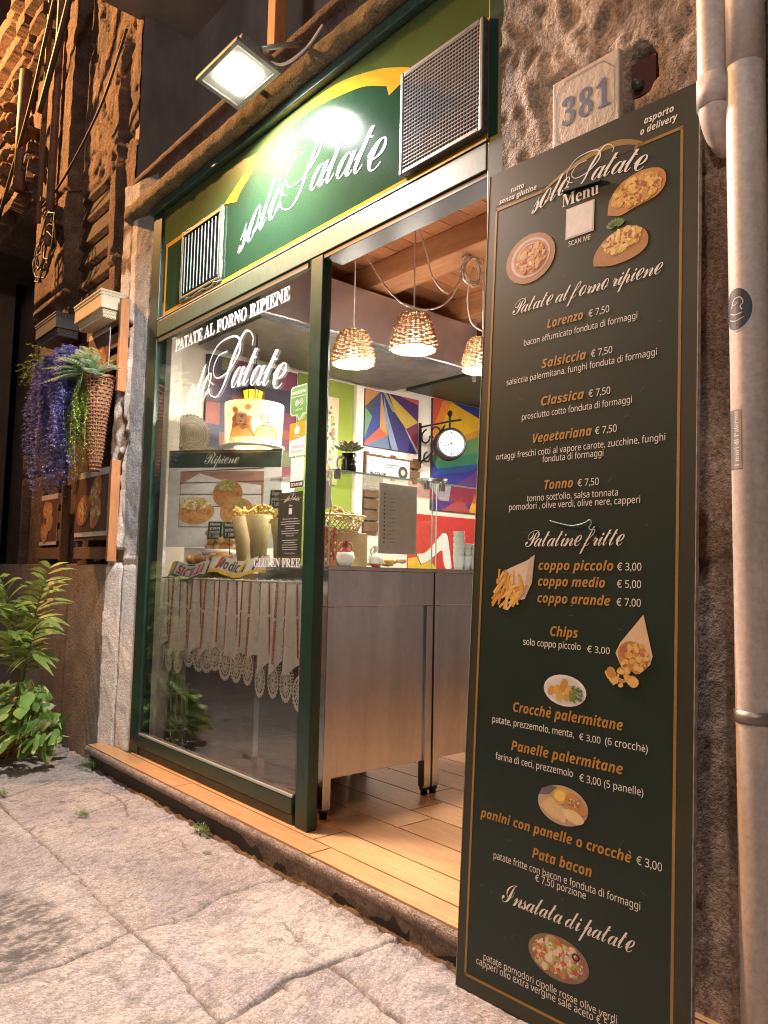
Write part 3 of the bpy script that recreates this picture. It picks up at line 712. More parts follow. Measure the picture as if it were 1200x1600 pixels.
# wire mesh grille on the right of the sign
g = MB()
for x0, x1, z0, z1 in ((-1.935, -1.918, 2.482, 2.862), (-1.560, -1.543, 2.482, 2.862), (-1.918, -1.560, 2.482, 2.498), (-1.918, -1.560, 2.846, 2.862)): g.box(x0, x1, 1.715, 1.7435, z0, z1)
mg = g.build('mesh_grille', mat('dull_grille_frame', (.13, .14, .125), .5, .4, var=.35, vs=25), SF, bevel=.004)
MB().box(-1.918, -1.560, 1.736, 1.7438, 2.498, 2.846).build('grille_backing', mat('dusty_backing', (.10, .085, .075), .8, var=.6, vs=9), mg)
mb = MB()
for k in range(27):
    x = -1.918+.358*k/26; mb.tube([(x, 1.722, 2.498), (x, 1.722, 2.846)], .0026, 4, cap=False)
for k in range(27):
    z = 2.498+.348*k/26; mb.tube([(-1.918, 1.719, z), (-1.560, 1.719, z)], .0026, 4, cap=False)
mb.build('wire_mesh', mat('zinc_wire', (.38, .36, .34), .45, .6), mg)
# vinyl lettering on the window glass
ink = Ink((0, 1.7455, 0), (1, 0, 0), (0, 0, 1), (0, -1, 0))
VW = (.74, .74, .74)
ink.text('PATATE AL FORNO RIPIENE', -3.72, -2.645, 2.232, .088, VW, 'serif', 1., 0, .012)
ink.logo(-3.67, 1.845, 1.0, VW)
ink.mb.build('vinyl_lettering', PRINT, SF)
ink = Ink((0, 1.7455, 0), (1, 0, 0), (0, 0, 1), (0, -1, 0))
ink.text('GLUTEN FREE', -2.86, -2.512, 1.103, .052, (.62, .62, .64), 'serif', 1., 0, .014)
ink.text('GLUTEN', -2.585, -2.31, 1.03, .05, (.20, .15, .09), 'serif', 1., 0, .014) if False else None
ink.mb.build('vinyl_lettering', PRINT, SF)

# stickers on the glass
def sticker(label, loc, fn):
    ink = Ink((0, 1.7455, 0), (1, 0, 0), (0, 0, 1), (0, -1, 0), None, .0004); fn(ink)
    return single('window_sticker', ink.mb, PRINT, label, 'sticker', loc, 'stickers on the window glass')
def st_green(k):
    W_, G_ = (.75, .77, .72), (.10, .30, .07)
    def bub(e, c): k.poly([(-2.61-e+.012, 1.842+e), (-2.502, 1.842+e), (-2.502, 1.728-e), (-2.525+e, 1.728-e), (-2.545, 1.705-e*1.5), (-2.565-e, 1.728-e), (-2.598-e, 1.728-e), (-2.61-e, 1.74-e), (-2.61-e, 1.832+e)], c)
    bub(.004, W_); k.h += .0003; bub(0, G_); k.h += .0003
    k.text('CONSIGLIATO', -2.602, -2.506, 1.812, .018, W_, 'bold'); k.rect(-2.604, -2.504, 1.800, 1.802, W_)
    for c in (-2.566, -2.535): k.ell(c, 1.775, .0135, .0135, W_)
    k.h += .0003
    for c in (-2.566, -2.535): k.ring(c, 1.775, .0075, .0105, (.02, .02, .02)); k.ell(c, 1.775, .0035, .0035, (.02, .02, .02))
    k.text('advisor', -2.575, -2.525, 1.742, .014, (.75, .8, .7), 'sans')
sticker('green speech bubble sticker with two owl eyes on the window glass', (-2.55, 1.744, 1.70), st_green)
def st_orange(k):
    k.rect(-2.614, -2.503, 1.556, 1.693, (.72, .73, .75)); k.h += .0003
    k.poly([(-2.614, 1.622), (-2.503, 1.634), (-2.503, 1.693), (-2.614, 1.693)], (.78, .30, .015)); k.h += .0003
    k.poly([(-2.575, 1.645), (-2.545, 1.645), (-2.541, 1.672), (-2.579, 1.672)], (.85, .78, .70)); k.ell(-2.560, 1.676, .009, .007, (.85, .78, .70))
    k.rect(-2.582, -2.54, 1.634, 1.637, (.85, .78, .7))
    k.text("L'ordinazione", -2.602, -2.512, 1.590, .017, (.35, .33, .32)); k.text('alla tua porta', -2.602, -2.512, 1.570, .017, (.35, .33, .32))
sticker('orange and white sticker with a bag emblem on the window glass', (-2.56, 1.744, 1.556), st_orange)
def st_scan(k):
    k.rect(-2.598, -2.505, 1.425, 1.548, (.74, .74, .74)); k.h += .0003
    k.rect(-2.598, -2.505, 1.425, 1.451, (.02, .02, .02)); k.h += .0003
    k.text('SCAN ME', -2.592, -2.511, 1.431, .019, (.75, .75, .75), 'bold')
sticker('white card with black SCAN ME strip stuck on the window glass', (-2.55, 1.744, 1.425), st_scan)
def st_menu(k):
    k.rect(-2.680, -2.505, 1.138, 1.408, (.012, .02, .016)); k.h += .0003
    for a in ((-2.675, -2.510, 1.143, 1.145), (-2.675, -2.510, 1.380, 1.382)): k.rect(*a, (.30, .17, .05))
    k.logo(-2.640, 1.366, .11, (.6, .6, .58)); k.text('Menu', -2.602, -2.577, 1.350, .012, (.6, .6, .58), 'serif')
    k.rect(-2.602, -2.578, 1.318, 1.343, (.5, .5, .5))
    for i, (t, z, a, b) in enumerate([('Patate al forno ripiene', 1.297, -2.645, -2.535), ('Patatine fritte', 1.228, -2.62, -2.56), ('Insalata di patate', 1.156, -2.63, -2.55)]):
        k.text(t, a, b, z, .012, (.6, .55, .5), 'script')
    rnd = random.Random(2)
    for i in range(13):
        z = 1.288-.0095*i
        if abs(z-1.228) < .008: continue
        q = rnd.uniform(.03, .07); k.rect(-2.59-q, -2.59+q, z-.0013, z+.0013, (.42, .41, .38))
sticker('small black menu sheet with gold lines stuck low on the window glass', (-2.59, 1.744, 1.138), st_menu)

# ================================================================== MENU BOARD
lean, yaw = .0479, .0452
bu = Vector((math.cos(yaw), math.sin(yaw), 0)); bn_ = Vector((-math.sin(yaw)*math.sin(lean), math.cos(yaw)*math.sin(lean), math.cos(lean)))
bN = bu.cross(bn_)   # towards the viewer
B3 = Matrix((bu, bn_, bN)).transposed()   # local x right, y up, z towards viewer
MBD = thing('menu_board', 'tall dark green menu board leaning against the stone wall beside the doorway', 'menu board', (-1.4533, 1.5507, .004), None, B3)
bw, bh = .632, 2.271
panel = MB().box(0, bw, 0, bh, -.012, 0, (.0062, .0185, .0105))
PANEL = mat('menu_panel', rough=.42, attr=True, var=.25, vs=3, bump=.05, bs=200, bd=.001, spec=.5, grain=.2, gs=220)
pk = Ink((0, 0, 0), (1, 0, 0), (0, 1, 0), (0, 0, 1), panel, .0003)
OL = (.030, .031, .018); GOLD = (.30, .165, .035)
for a in ((0, .026, .0, bh), (.594, bw, .0, bh), (.026, .594, 0, .034), (.026, .594, 2.166, bh)): pk.rect(*a, OL)
pk.h = .0006
for a in ((.026, .033, .034, 2.16), (.587, .594, .034, 2.172), (.026, .594, .034, .041)): pk.rect(*a, GOLD)
pk.rect(.026, .20, 2.150, 2.158, GOLD); pk.rect(.490, .594, 2.166, 2.174, GOLD)
pk.stroke([(.19, 2.152), (.25, 2.178), (.33, 2.20), (.40, 2.204), (.45, 2.192), (.492, 2.168)], lambda t: .008+.010*max(0, 1-abs(t-.6)/.5), (.34, .21, .05))
pk.stroke([(.492, 2.168), (.475, 2.172), (.468, 2.160)], .008, (.34, .21, .05))
rnd = random.Random(21)
for i in range(46):
    x, y, t, L_ = rnd.uniform(.05, .58), rnd.uniform(.1, 1.9), rnd.uniform(-.6, .9), rnd.uniform(.002, .018)
    q = Ink((0, 0, 0), (1, 0, 0), (0, 1, 0), (0, 0, 1), panel, .0004); q.stroke([(x, y), (x+L_*math.cos(t), y+L_*math.sin(t))], .0006, (.16, .17, .15), 1, False)
panel.build('panel', PANEL, MBD, local=True)
mb = MB()
for a in ((-.002, .0, 0, bh), (bw, bw+.002, 0, bh)): mb.box(*a, -.014, .001)
mb.build('edge_trim', mat('board_edge', (.30, .29, .27), .6, var=.5, vs=30), MBD, local=True)
TW = (.70, .66, .60); OR = (.40, .195, .035)
def line(part, t, x0, x1, y, size, col, sty='sans', **kw):
    k = Ink((0, 0, 0), (1, 0, 0), (0, 1, 0), (0, 0, 1), None, kw.pop('h', .0009)); k.text(t, x0, x1, y, size, col, sty, **kw)
    return k.mb.build(part, PRINT, MBD, local=True)
k = Ink((0, 0, 0), (1, 0, 0), (0, 1, 0), (0, 0, 1), None, .0010); k.logo(.155, 2.097, .342, TW); k.mb.build('shop_name', PRINT, MBD, local=True)
line('small_print', 'asporto', .492, .569, 2.222, .024, TW, 'brush'); line('small_print', 'o delivery', .482, .579, 2.196, .024, TW, 'brush')
line('small_print', 'tutto', .080, .126, 2.190, .021, TW, 'brush'); line('small_print', 'senza glutine', .039, .17, 2.168, .021, TW, 'brush')
line('menu_word', 'Menu', .256, .368, 2.083, .052, TW, 'serif')
k = Ink((0, 0, 0), (1, 0, 0), (0, 1, 0), (0, 0, 1), None, .0008); k.rect(.270, .356, 1.985, 2.072, (.58, .55, .52)); k.h += .0003
k.rect(.274, .352, 1.989, 2.068, (.66, .63, .60)); k.mb.build('blank_card', PRINT, MBD, local=True)
line('small_print', 'SCAN ME', .280, .347, 1.964, .019, TW)
SC = dict(space=.8, shear=.12)
line('menu_heading', 'Patate al forno ripiene', .102, .545, 1.816, .066, TW, 'script', **SC)
for nm, x0, x1, y, p0, p1 in [('Lorenzo', .220, .331, 1.751, .347, .406), ('Salsiccia', .207, .343, 1.642, .357, .417), ('Classica', .209, .340, 1.538, .353, .414),
                              ('Vegetariana', .186, .365, 1.439, .374, .434), ('Tonno', .228, .315, 1.310, .328, .388)]:
    line('dish_name', nm, x0, x1, y, .034, OR, 'brush', bold=.006); line('price', '€ 7,50', p0, p1, y+.001, .0255, TW)
for t, x0, x1, y in [('bacon affumicato fonduta di formaggi', .146, .483, 1.717), ('salsiccia palermitana, funghi fonduta di formaggi', .091, .535, 1.614), ('prosciutto cotto fonduta di formaggi', .148, .473, 1.507),
                     ('ortaggi freschi cotti al vapore carote, zucchine, funghi', .065, .559, 1.404), ('fonduta di formaggi', .219, .399, 1.383),
                     ("tonno sott'olio, salsa tonnata", .174, .441, 1.281), ('pomodori , olive verdi, olive nere, capperi', .116, .499, 1.260),
                     ('solo coppo piccolo', .178, .349, .903), ('patate, prezzemolo, menta,', .087, .337, .692), ('(6 crocchè)', .421, .528, .691),
                     ('farina di ceci, prezzemolo', .102, .337, .599), ('€ 3,00 (5 panelle)', .355, .519, .594), ('patate fritte con bacon e fonduta di formaggi', .108, .516, .350), ('€ 7,50 porzione', .238, .380, .331),
                     ('patate pomodori cipolle rosse olive verdi', .088, .465, .094), ('capperi olio extra vergine sale aceto € 5,00', .065, .470, .0765)]:
    line('dish_description', t, x0, x1, y, .0235, TW)
line('menu_heading', 'Patatine fritte', .173, .458, 1.160, .068, TW, 'script', **SC)
for nm, x1, y, pr in [('coppo piccolo', .433, 1.099, '€ 3,00'), ('coppo medio', .412, 1.058, '€ 5,00'), ('coppo grande', .427, 1.015, '€ 7,00')]:
    line('dish_name', nm, .218, x1, y, .033, OR, 'brush', bold=.006); line('price', pr, .443, .505, y+.001, .025, TW)
line('dish_name', 'Chips', .260, .341, .932, .034, OR, 'brush', bold=.006); line('price', '€ 3,00', .367, .428, .9005, .0215, TW)
line('dish_name', 'Crocchè palermitane', .153, .466, .729, .034, OR, 'brush', bold=.006); line('price', '€ 3,00', .351, .409, .690, .0215, TW)
line('dish_name', 'Panelle palermitane', .151, .468, .631, .034, OR, 'brush', bold=.006)
line('dish_name', 'panini con panelle o crocchè', .059, .493, .443, .032, OR, 'brush', bold=.006); line('price', '€ 3,00', .505, .565, .445, .025, TW)
line('dish_name', 'Pata bacon', .227, .394, .384, .034, OR, 'brush', bold=.006)
line('menu_heading', 'Insalata di patate', .138, .502, .254, .068, TW, 'script', **SC)
# food pictures printed on the board
def pic(fn):
    k = Ink((0, 0, 0), (1, 0, 0), (0, 1, 0), (0, 0, 1), None, .0008); fn(k); return k.mb.build('food_picture', PRINT, MBD, local=True)
YO = [(.55, .30, .05), (.62, .36, .08), (.48, .22, .05), (.40, .13, .05), (.66, .42, .14)]
def blob(k, pts, c): k.poly([tuple(p) for p in spline(pts+[pts[0]], 5)[:-1]], c)
def p1(k):
    blob(k, [(.395, 2.012), (.40, 2.05), (.43, 2.085), (.49, 2.10), (.54, 2.085), (.552, 2.05), (.53, 2.02), (.47, 2.008), (.43, 2.0)], (.42, .18, .05)); k.h += .0002
    k.scatter(.475, 2.052, .070, .038, YO[:3]+[(.68, .44, .10)]*2, 90, .011, 1, .15); k.h += .0004; k.scatter(.475, 2.05, .06, .03, [(.30, .08, .04)], 14, .008, 2, .15)
pic(p1)
def p2(k):
    blob(k, [(.357, 1.886), (.362, 1.92), (.40, 1.955), (.455, 1.965), (.50, 1.94), (.506, 1.90), (.47, 1.878), (.41, 1.873)], (.36, .17, .055)); k.h += .0002
    k.scatter(.437, 1.932, .056, .028, [(.68, .45, .13), (.74, .55, .24), (.62, .36, .08)], 80, .010, 3, .1); k.h += .0004; k.scatter(.44, 1.935, .045, .02, [(.40, .12, .06)], 10, .007, 4)
    for a in range(7):
        t = .5+a*.36; k.ell(.418+.018*math.cos(t), 1.972+.014*math.sin(t), .011, .005, (.12, .22, .05), t)
pic(p2)
def p3(k):
    k.ell(.156, 1.968, .083, .072, (.33, .15, .07)); k.h += .0002; k.ell(.157, 1.970, .066, .057, (.50, .42, .36)); k.h += .0002; k.ell(.158, 1.970, .058, .050, (.40, .17, .09)); k.h += .0002
    k.scatter(.158, 1.968, .050, .042, YO+[(.50, .32, .25), (.55, .16, .07)], 70, .010, 5); k.h += .0004; k.ring(.157, 1.975, .040, .043, (.55, .46, .42), sy=.86)
pic(p3)
def p4(k):
    k.poly([(.185, 1.125), (.205, 1.138), (.199, 1.065), (.178, 1.022), (.150, 1.016), (.09, 1.075), (.12, 1.10)], (.60, .47, .36)); k.h += .0002
    k.poly([(.19, 1.13), (.205, 1.138), (.197, 1.06), (.178, 1.026), (.172, 1.03)], (.48, .36, .27)); k.h += .0002
    rnd = random.Random(8)
    for i in range(44):
        x, y = .128+rnd.uniform(-.045, .04), 1.05+rnd.uniform(-.045, .032); t = rnd.uniform(.3, 1.9); L_ = rnd.uniform(.015, .026); k.h += .00002
        k.stroke([(x-L_*math.cos(t), y-L_*math.sin(t)), (x+L_*math.cos(t), y+L_*math.sin(t))], .0065, random.Random(i).choice([(.62, .32, .06), (.52, .24, .04), (.70, .42, .12)]), 1, False)
pic(p4)
def p5(k):
    k.poly([(.512, .998), (.536, .905), (.530, .885), (.505, .862), (.46, .872), (.443, .905), (.455, .93)], (.62, .45, .27)); k.h += .0002
    k.ell(.488, .90, .040, .034, (.40, .20, .06), -.5); k.h += .0002
    k.scatter(.490, .897, .036, .032, YO, 44, .011, 9, 0, (.5, .9)); k.h += .0004; k.scatter(.462, .850, .042, .020, [(.60, .33, .07), (.68, .42, .12), (.46, .22, .05)], 16, .014, 10, 0, (.5, .9))
pic(p5)
def p6(k):
    k.ell(.307, .801, .0615, .038, (.66, .63, .60), -.05); k.h += .0002; k.ell(.307, .801, .052, .031, (.58, .55, .52), -.05); k.h += .0002
    for i, (x, y) in enumerate([(.268, .797), (.284, .802), (.300, .806), (.292, .785), (.314, .788), (.318, .803), (.305, .818), (.331, .796)]): k.ell(x, y, .013, .009, [(.50, .26, .04), (.60, .34, .06)][i % 2], 1.0, 12); k.h += .00005
    k.scatter(.338, .795, .020, .022, [(.10, .16, .04), (.16, .24, .07)], 30, .005, 12)
pic(p6)
def ellclip(k, cx, cy, rx, ry, base, items):
    k.ell(cx, cy, rx, ry, base, 0, 40); k.h += .0002
    for it in items: it(k); k.h += .0003
def p7(k):
    ellclip(k, .310, .527, .071, .046, (.46, .33, .22), [
        lambda q: q.poly([(.241, .54), (.25, .556), (.275, .568), (.295, .567), (.27, .545)], (.14, .12, .13)),
        lambda q: q.poly([(.244, .515), (.275, .54), (.33, .515), (.318, .488), (.28, .493)], (.62, .44, .24)),
        lambda q: q.ell(.303, .548, .022, .019, (.62, .38, .05), .4), lambda q: q.ell(.303, .548, .016, .013, (.74, .52, .12), .4),
        lambda q: blob(q, [(.315, .535), (.322, .556), (.345, .56), (.370, .540), (.378, .522), (.35, .513)], (.50, .24, .07)),
        lambda q: blob(q, [(.310, .520), (.345, .522), (.372, .505), (.355, .492), (.325, .500)], (.70, .52, .28)),
        lambda q: q.scatter(.345, .54, .022, .012, [(.66, .44, .22), (.40, .17, .05)], 26, .004, 14)])
pic(p7)
def p8(k):
    ellclip(k, .309, .176, .084, .049, (.22, .15, .08), [
        lambda q: q.scatter(.309, .176, .072, .040, [(.62, .52, .34), (.66, .58, .40), (.30, .32, .08), (.55, .13, .05), (.45, .07, .04), (.40, .38, .14), (.56, .42, .30)], 130, .011, 15),
        lambda q: q.ell(.293, .212, .020, .010, (.52, .30, .16)),
        lambda q: [q.ring(.345+i*.004, .182-i*.008, .020+i*.004, .0225+i*.004, (.40, .14, .24), sy=.7) for i in range(3)],
        lambda q: [q.ring(.358, .195, .006, .011, (.02, .02, .02), sy=.8)]])
pic(p8)
# slot handle and plastic tie at the middle
MB().obox((.316, 2.121, .004), ((1, -.10, 0), (.10, 1, 0), (0, 0, 1)), (.058, .0045, .004)).build('hanging_slot', BLACK, MBD, local=True, bevel=.002)
MB().tube([(p[0], p[1], .004) for p in spline([(.251, 1.226), (.28, 1.218), (.318, 1.211), (.35, 1.216), (.368, 1.224), (.372, 1.214), (.366, 1.205), (.374, 1.198), (.382, 1.207)], 6)], .0014, 5).build('wire_tie', mat('green_wire', (.25, .42, .34), .4), MBD, local=True)

# ================================================================== INTERIOR: counters, cases, hood
DARK_P = mat('dark_panel', (.05, .042, .038), .6, var=.3, vs=5)  # panels coloured dark instead of steel, to cut their brightness
def counter(label, x0, x1, y0, y1, top, gap=True):
    C_ = thing('steel_counter', label, 'counter', ((x0+x1)/2, (y0+y1)/2, FZ), 'stainless steel counters')
    MB().box(x0, x1+.006, y0-.006, y1+.004, top-.016, top).build('worktop', STEEL, C_, bevel=.002)
    MB().box(x0+.01, x1, y0, y1, top-.165, top-.017).build('apron', STEEL, C_, bevel=.002)
    MB().box(x1-.030, x1-.012, y0+.042, y1-.042, .262, top-.166).build('side_panel', STEEL, C_, bevel=.001)
    MB().box(x0+.05, x1-.05, y0+.004, y0+.02, .262, top-.166).build('front_panel', DARK_P, C_, bevel=.001)
    for x in (x0+.012, x1-.040):
        for y in (y0+.001, y1-.041):
            lg = MB().box(x, x+.04, y, y+.04, FZ+.035, top-.166).build('leg', STEEL, C_, bevel=.002)
            MB().lathe([(.0, FZ), (.016, FZ), (.016, FZ+.02), (.022, FZ+.022), (.022, FZ+.036), (0, FZ+.036)], (x+.02, y+.02, 0), 14).build('foot', BLACK, lg)
    return C_
counter('brushed steel counter nearest the doorway, under the glass case with the mug', -3.02, -2.478, 1.862, 2.462, 1.112)
counter('brushed steel counter further back, half hidden behind the menu board', -3.02, -2.478, 2.472, 3.35, 1.112)
dc = thing('display_counter', 'cream counter behind the window curtain carrying bread and chips', 'counter', (-3.47, 2.15, FZ))
MB().box(-3.96, -3.03, 1.90, 2.45, 1.045, 1.075).build('worktop', mat('beige_top', (.42, .33, .22), .5, var=.2), dc, bevel=.003)
MB().box(-3.95, -3.04, 2.0, 2.44, FZ, 1.044).build('front_panel', mat('undercounter_shade', (.10, .075, .06), .8, var=.4, vs=6), dc)  # panel coloured dark to stand for the shaded space under the counter
def case(label, y0, y1, post):
    G = thing('glass_case', label, 'display case', (-2.75, (y0+y1)/2, 1.113), 'glass cases on the steel counters')
    x0, x1, t = -3.0, -2.482, .006; z0, z1 = 1.114, 1.50
    MB().box(x1-t, x1, y0, y1, z0, z1).build('side_pane', CASE_GLASS, G)
    MB().box(x0, x1-t-.001, y0, y0+t, z0, z1).build('end_pane', CASE_GLASS, G)
    MB().box(x0, x1+.004, y0-.004, y1+.004, z1+.001, z1+.009).build('top_pane', CASE_GLASS, G)
    mb = MB()
    MB().box(x1+.0045, x1+.0065, y0-.004, y1+.004, z1+.001, z1+.009).build('polished_edge', EDGE_GLASS, G)
    MB().box(x1-t, x1+.001, y0-.0025, y0-.0005, z0, z1).build('polished_edge', EDGE_GLASS, G)
    MB().box(x1-t, x1+.001, y1+.0005, y1+.0025, z0, z1).build('polished_edge', EDGE_GLASS, G)
    for y in (y0+.03, y1-.04): MB().box(x1-.012, x1+.010, y-.010, y+.012, z1-.030, z1+.014).build('clip', STEEL, G, bevel=.003)
    return G
case('glass case nearest the doorway, with the plant mug on top', 1.868, 2.450, 0)
case('glass case further back, partly behind the menu board', 2.480, 3.30, 0)
HD = thing('range_hood', 'long grey steel extractor hood under the wooden ceiling', 'extractor hood', (-3.55, 2.7, 2.36))
MB().box(-3.93, -3.20, 1.93, 3.49, 2.372, 2.660).build('hood_box', STEEL_H, HD, bevel=.004)
MB().box(-3.90, -3.24, 1.97, 3.45, 2.352, 2.371).build('filter_tray', mat('hood_filter', (.22, .22, .22), .5, .7, var=.3, vs=8), HD)
MB().box(-3.204, -3.185, 3.490, 3.510, 2.30, 2.70).build('corner_profile', STEEL_H, HD, bevel=.002)
MB().box(-3.99, -3.05, 3.62, 4.6, 2.44, 2.49).build('rear_canopy', mat('pale_metal', (.55, .53, .50), .5, .3), HD, bevel=.003)
MB().box(-3.97, -3.07, 3.64, 4.58, 2.40, 2.438).build('canopy_lining', mat('dark_lining', (.03, .05, .04), .5), HD)
# wall colour: green bay on the left wall with a white upright
ST_ = MB().box(-3.999, -3.992, 2.72, 3.175, FZ, 2.36); struct('wall_panel', ST_, GREEN_WALL)
tag(MB().box(-3.998, -3.965, 3.180, 3.245, FZ, 2.36).build('white_upright', CREAM, None, (-3.98, 3.2, FZ), .003), 'white painted upright between the green wall and the first painting', 'trim')
tag(MB().box(-3.93, -3.86, 1.79, 1.86, FZ, 2.36).build('white_upright', CREAM, None, (-3.9, 1.82, FZ), .004), 'white painted upright just inside the window on the left', 'trim')

# ------------------------------------------------------------------ paintings on the left wall (x = const, seen from +x)
def painting(label, y0, y1, z0, z1, fn, depth=.022, x=-3.998):
    P = thing('painting', label, 'painting', (x, (y0+y1)/2, z0), 'paintings on the left wall')
    mb = MB().box(x, x+depth-.0005, y0, y1, z0, z1, (.03, .03, .035))
    mb.build('stretcher', PAINT, P)
    k = Ink((x+depth, y0, z0), (0, 1, 0), (0, 0, 1), (1, 0, 0), None, .0005); fn(k, y1-y0, z1-z0); k.mb.build('canvas', PAINT, P)
def pt_patch(k, W, H):
    k.rect(0, W, 0, H, (.030, .022, .055)); k.h += .0004; rnd = random.Random(13)
    pal = [(.20, .03, .05), (.28, .06, .04), (.05, .09, .04), (.022, .022, .07), (.07, .035, .07), (.12, .14, .05), (.25, .09, .03), (.02, .03, .05), (.16, .03, .06)]
    x = 0
    while x < W-.02:
        a = min(W, x+rnd.uniform(.07, .15)); z = 0
        while z < H-.02:
            b = min(H, z+rnd.uniform(.05, .18))
            if rnd.random() < .75: k.rect(x+.001, a-.001, z+.001, b-.001, rnd.choice(pal)); 
            z = b
        x = a
painting('patchwork painting of dark coloured rectangles seen through the window', 2.07, 2.70, 1.66, 2.345, pt_patch)
def tri(k, W, H, L):
    for p, c in L: k.poly([(a*W, b*H) for a, b in p], c); k.h += .00006
def pt_star(k, W, H):
    k.rect(0, W, 0, H, (.030, .025, .12)); k.h += .0003
    tri(k, W, H, [([(0, 1), (.27, 1), (0, .68)], (.42, .20, .06)), ([(.27, 1), (0, .68), (.12, .52), (.28, .75)], (.05, .06, .10)), ([(0, .68), (0, .12), (.13, .53)], (.12, .26, .14)),
        ([(.13, .53), (0, .12), (.02, .08), (.26, .36), (.28, .98)], (.03, .05, .22)), ([(.28, 1), (.27, .36), (.42, .22), (.34, .7)], (.50, .26, .08)), ([(.27, .36), (.41, .24), (0, .0), (.02, .08)], (.55, .09, .045)),
        ([(0, 0), (.41, .24), (.46, 0)], (.10, .15, .24)), ([(.33, .95), (.36, .5), (.50, 0), (.62, 0), (.42, .6)], (.20, .26, .38)), ([(.32, 1), (.38, 1), (.56, .68), (.50, .68)], (.22, .24, .10)),
        ([(.42, 1), (1, .58), (.76, .42), (.56, .66)], (.42, .29, .05)), ([(.46, 1), (1, .62), (1, .92), (.8, 1)], (.06, .02, .09)), ([(.62, 1), (1, .9), (1, 1)], (.38, .09, .06)),
        ([(.76, .42), (1, .58), (1, .06)], (.13, .025, .05)), ([(.74, .42), (.76, .42), (1, .05), (.98, .0)], (.30, .28, .25))])
painting('blue painting of sharp triangles with a red wedge, hung left of the clock', 3.262, 3.765, 1.958, 2.352, pt_star)
def pt_rain(k, W, H):
    k.rect(0, W, 0, H, (.025, .03, .20)); k.h += .0003
    tri(k, W, H, [([(0, 1), (.16, 1), (0, .6)], (.48, .06, .03)), ([(.16, 1), (.30, 1), (0, .55), (0, .7)], (.58, .20, .03)), ([(.30, 1), (1, .86), (.0, .55)], (.62, .36, .02)), ([(1, .86), (1, .80), (0, .48), (0, .55)], (.50, .24, .03)),
        ([(1, .80), (1, .62), (0, .42), (0, .48)], (.09, .22, .09)), ([(1, .62), (.98, .5), (.1, .36), (.0, .42)], (.03, .18, .10)), ([(.98, .5), (.6, .38), (.0, .30), (.1, .37)], (.02, .07, .24)),
        ([(.3, .20), (.98, .50), (1, .2), (.6, .06), (.2, .0)], (.09, .035, .16)), ([(.0, .0), (.22, .0), (.45, .2), (.0, .14)], (.07, .03, .18)), ([(.98, .30), (1, .36), (1, .22), (.70, .14)], (.40, .05, .05)),
        ([(.72, .16), (.9, .28), (1, .28), (1, .0), (.62, .0)], (.66, .33, .02)), ([(.16, .0), (.5, .13), (.66, .0)], (.36, .06, .06)), ([(.74, .14), (.9, .26), (.96, .12)], (.62, .10, .03))])
painting('rainbow painting of fanned triangles behind the wall clock', 3.915, 4.55, 1.567, 2.397, pt_rain)
painting('tall cream fabric panel with fruit print on the green wall', 2.86, 3.03, 1.66, 2.24, lambda k, W, H: (k.rect(0, W, 0, H, (.56, .42, .26)), k.scatter(W*.5, H*.5, W*.4, H*.45, [(.45, .10, .06), (.50, .30, .05), (.12, .16, .05), (.08, .06, .07)], 40, .018, 6)), .03)
# red and yellow banner with the running leg emblem
FLG = thing('banner', 'red and yellow banner with a white leg emblem on the wall behind the counter', 'banner', (-3.99, 4.2, 1.12))
RED = mat('red_cloth', (.52, .035, .025), .8, var=.2, vs=8, bump=.4, bs=9, bd=.02)
MB().box(-3.998, -3.990, 3.70, 4.62, 1.06, 1.525).build('cloth', RED, FLG)
k = Ink((-3.990, 0, 0), (0, 1, 0), (0, 0, 1), (1, 0, 0), None, .001)
k.poly([(3.70, 1.06), (3.70, 1.20), (3.80, 1.215), (3.93, 1.19), (4.05, 1.06)], (.66, .42, .03)); k.h += .001
leg_ = [(3.80, 1.215), (3.79, 1.235), (3.86, 1.245), (3.94, 1.30), (4.03, 1.385), (4.07, 1.40), (4.10, 1.375), (4.12, 1.29), (4.145, 1.16), (4.13, 1.135), (4.08, 1.14), (4.055, 1.20), (4.04, 1.27), (3.97, 1.23), (3.90, 1.19), (3.84, 1.165), (3.82, 1.18)]
blobp = [tuple(p) for p in spline(leg_+[leg_[0]], 4)[:-1]]
k.poly([(a*1.0+(a-3.97)*.04, b+(b-1.27)*.05) for a, b in blobp], (.05, .05, .05)); k.h += .0008; k.poly(blobp, (.72, .69, .64))
k.mb.build('leg_emblem', PRINT, FLG)
# wall clock on an iron bracket
CK = thing('wall_clock', 'round black station clock with a white dial on a curly iron bracket', 'clock', (-3.99, 3.80, 1.85))
cax = Vector((.86, -.50, .02)).normalized(); cc_ = Vector((-3.72, 3.83, 2.005))
MB().lathe([(0, -.055), (.100, -.055), (.112, -.045), (.112, -.02), (.100, -.015), (.100, .015), (.112, .02), (.112, .045), (.100, .055), (.092, .050)], cc_, 32, ax=cax).build('case', BLACK, CK)
dial = MB().lathe([(0, .047), (.093, .047)], cc_, 32, ax=cax, col=(.78, .76, .72))
cX = Vector((0, 0, 1)).cross(cax).normalized(); cY = cax.cross(cX)
k = Ink(cc_+cax*.048, cX, cY, cax, dial, .001)
for i in range(12):
    t = i*math.pi/6; k.stroke([(.070*math.sin(t), .070*math.cos(t)), (.084*math.sin(t), .084*math.cos(t))], .007 if i % 3 == 0 else .004, (.02, .02, .02), 1, False)
dial.build('dial', PRINT, CK)
k = Ink(cc_+cax*.049, cX, cY, cax, None, .002)
k.stroke([(.01, .004), (-.050, -.022)], .006, (.02, .02, .02), 1, False); k.h += .0005; k.stroke([(0, .01), (.004, -.072)], .004, (.02, .02, .02), 1, False); k.ell(0, 0, .006, .006, (.02, .02, .02))
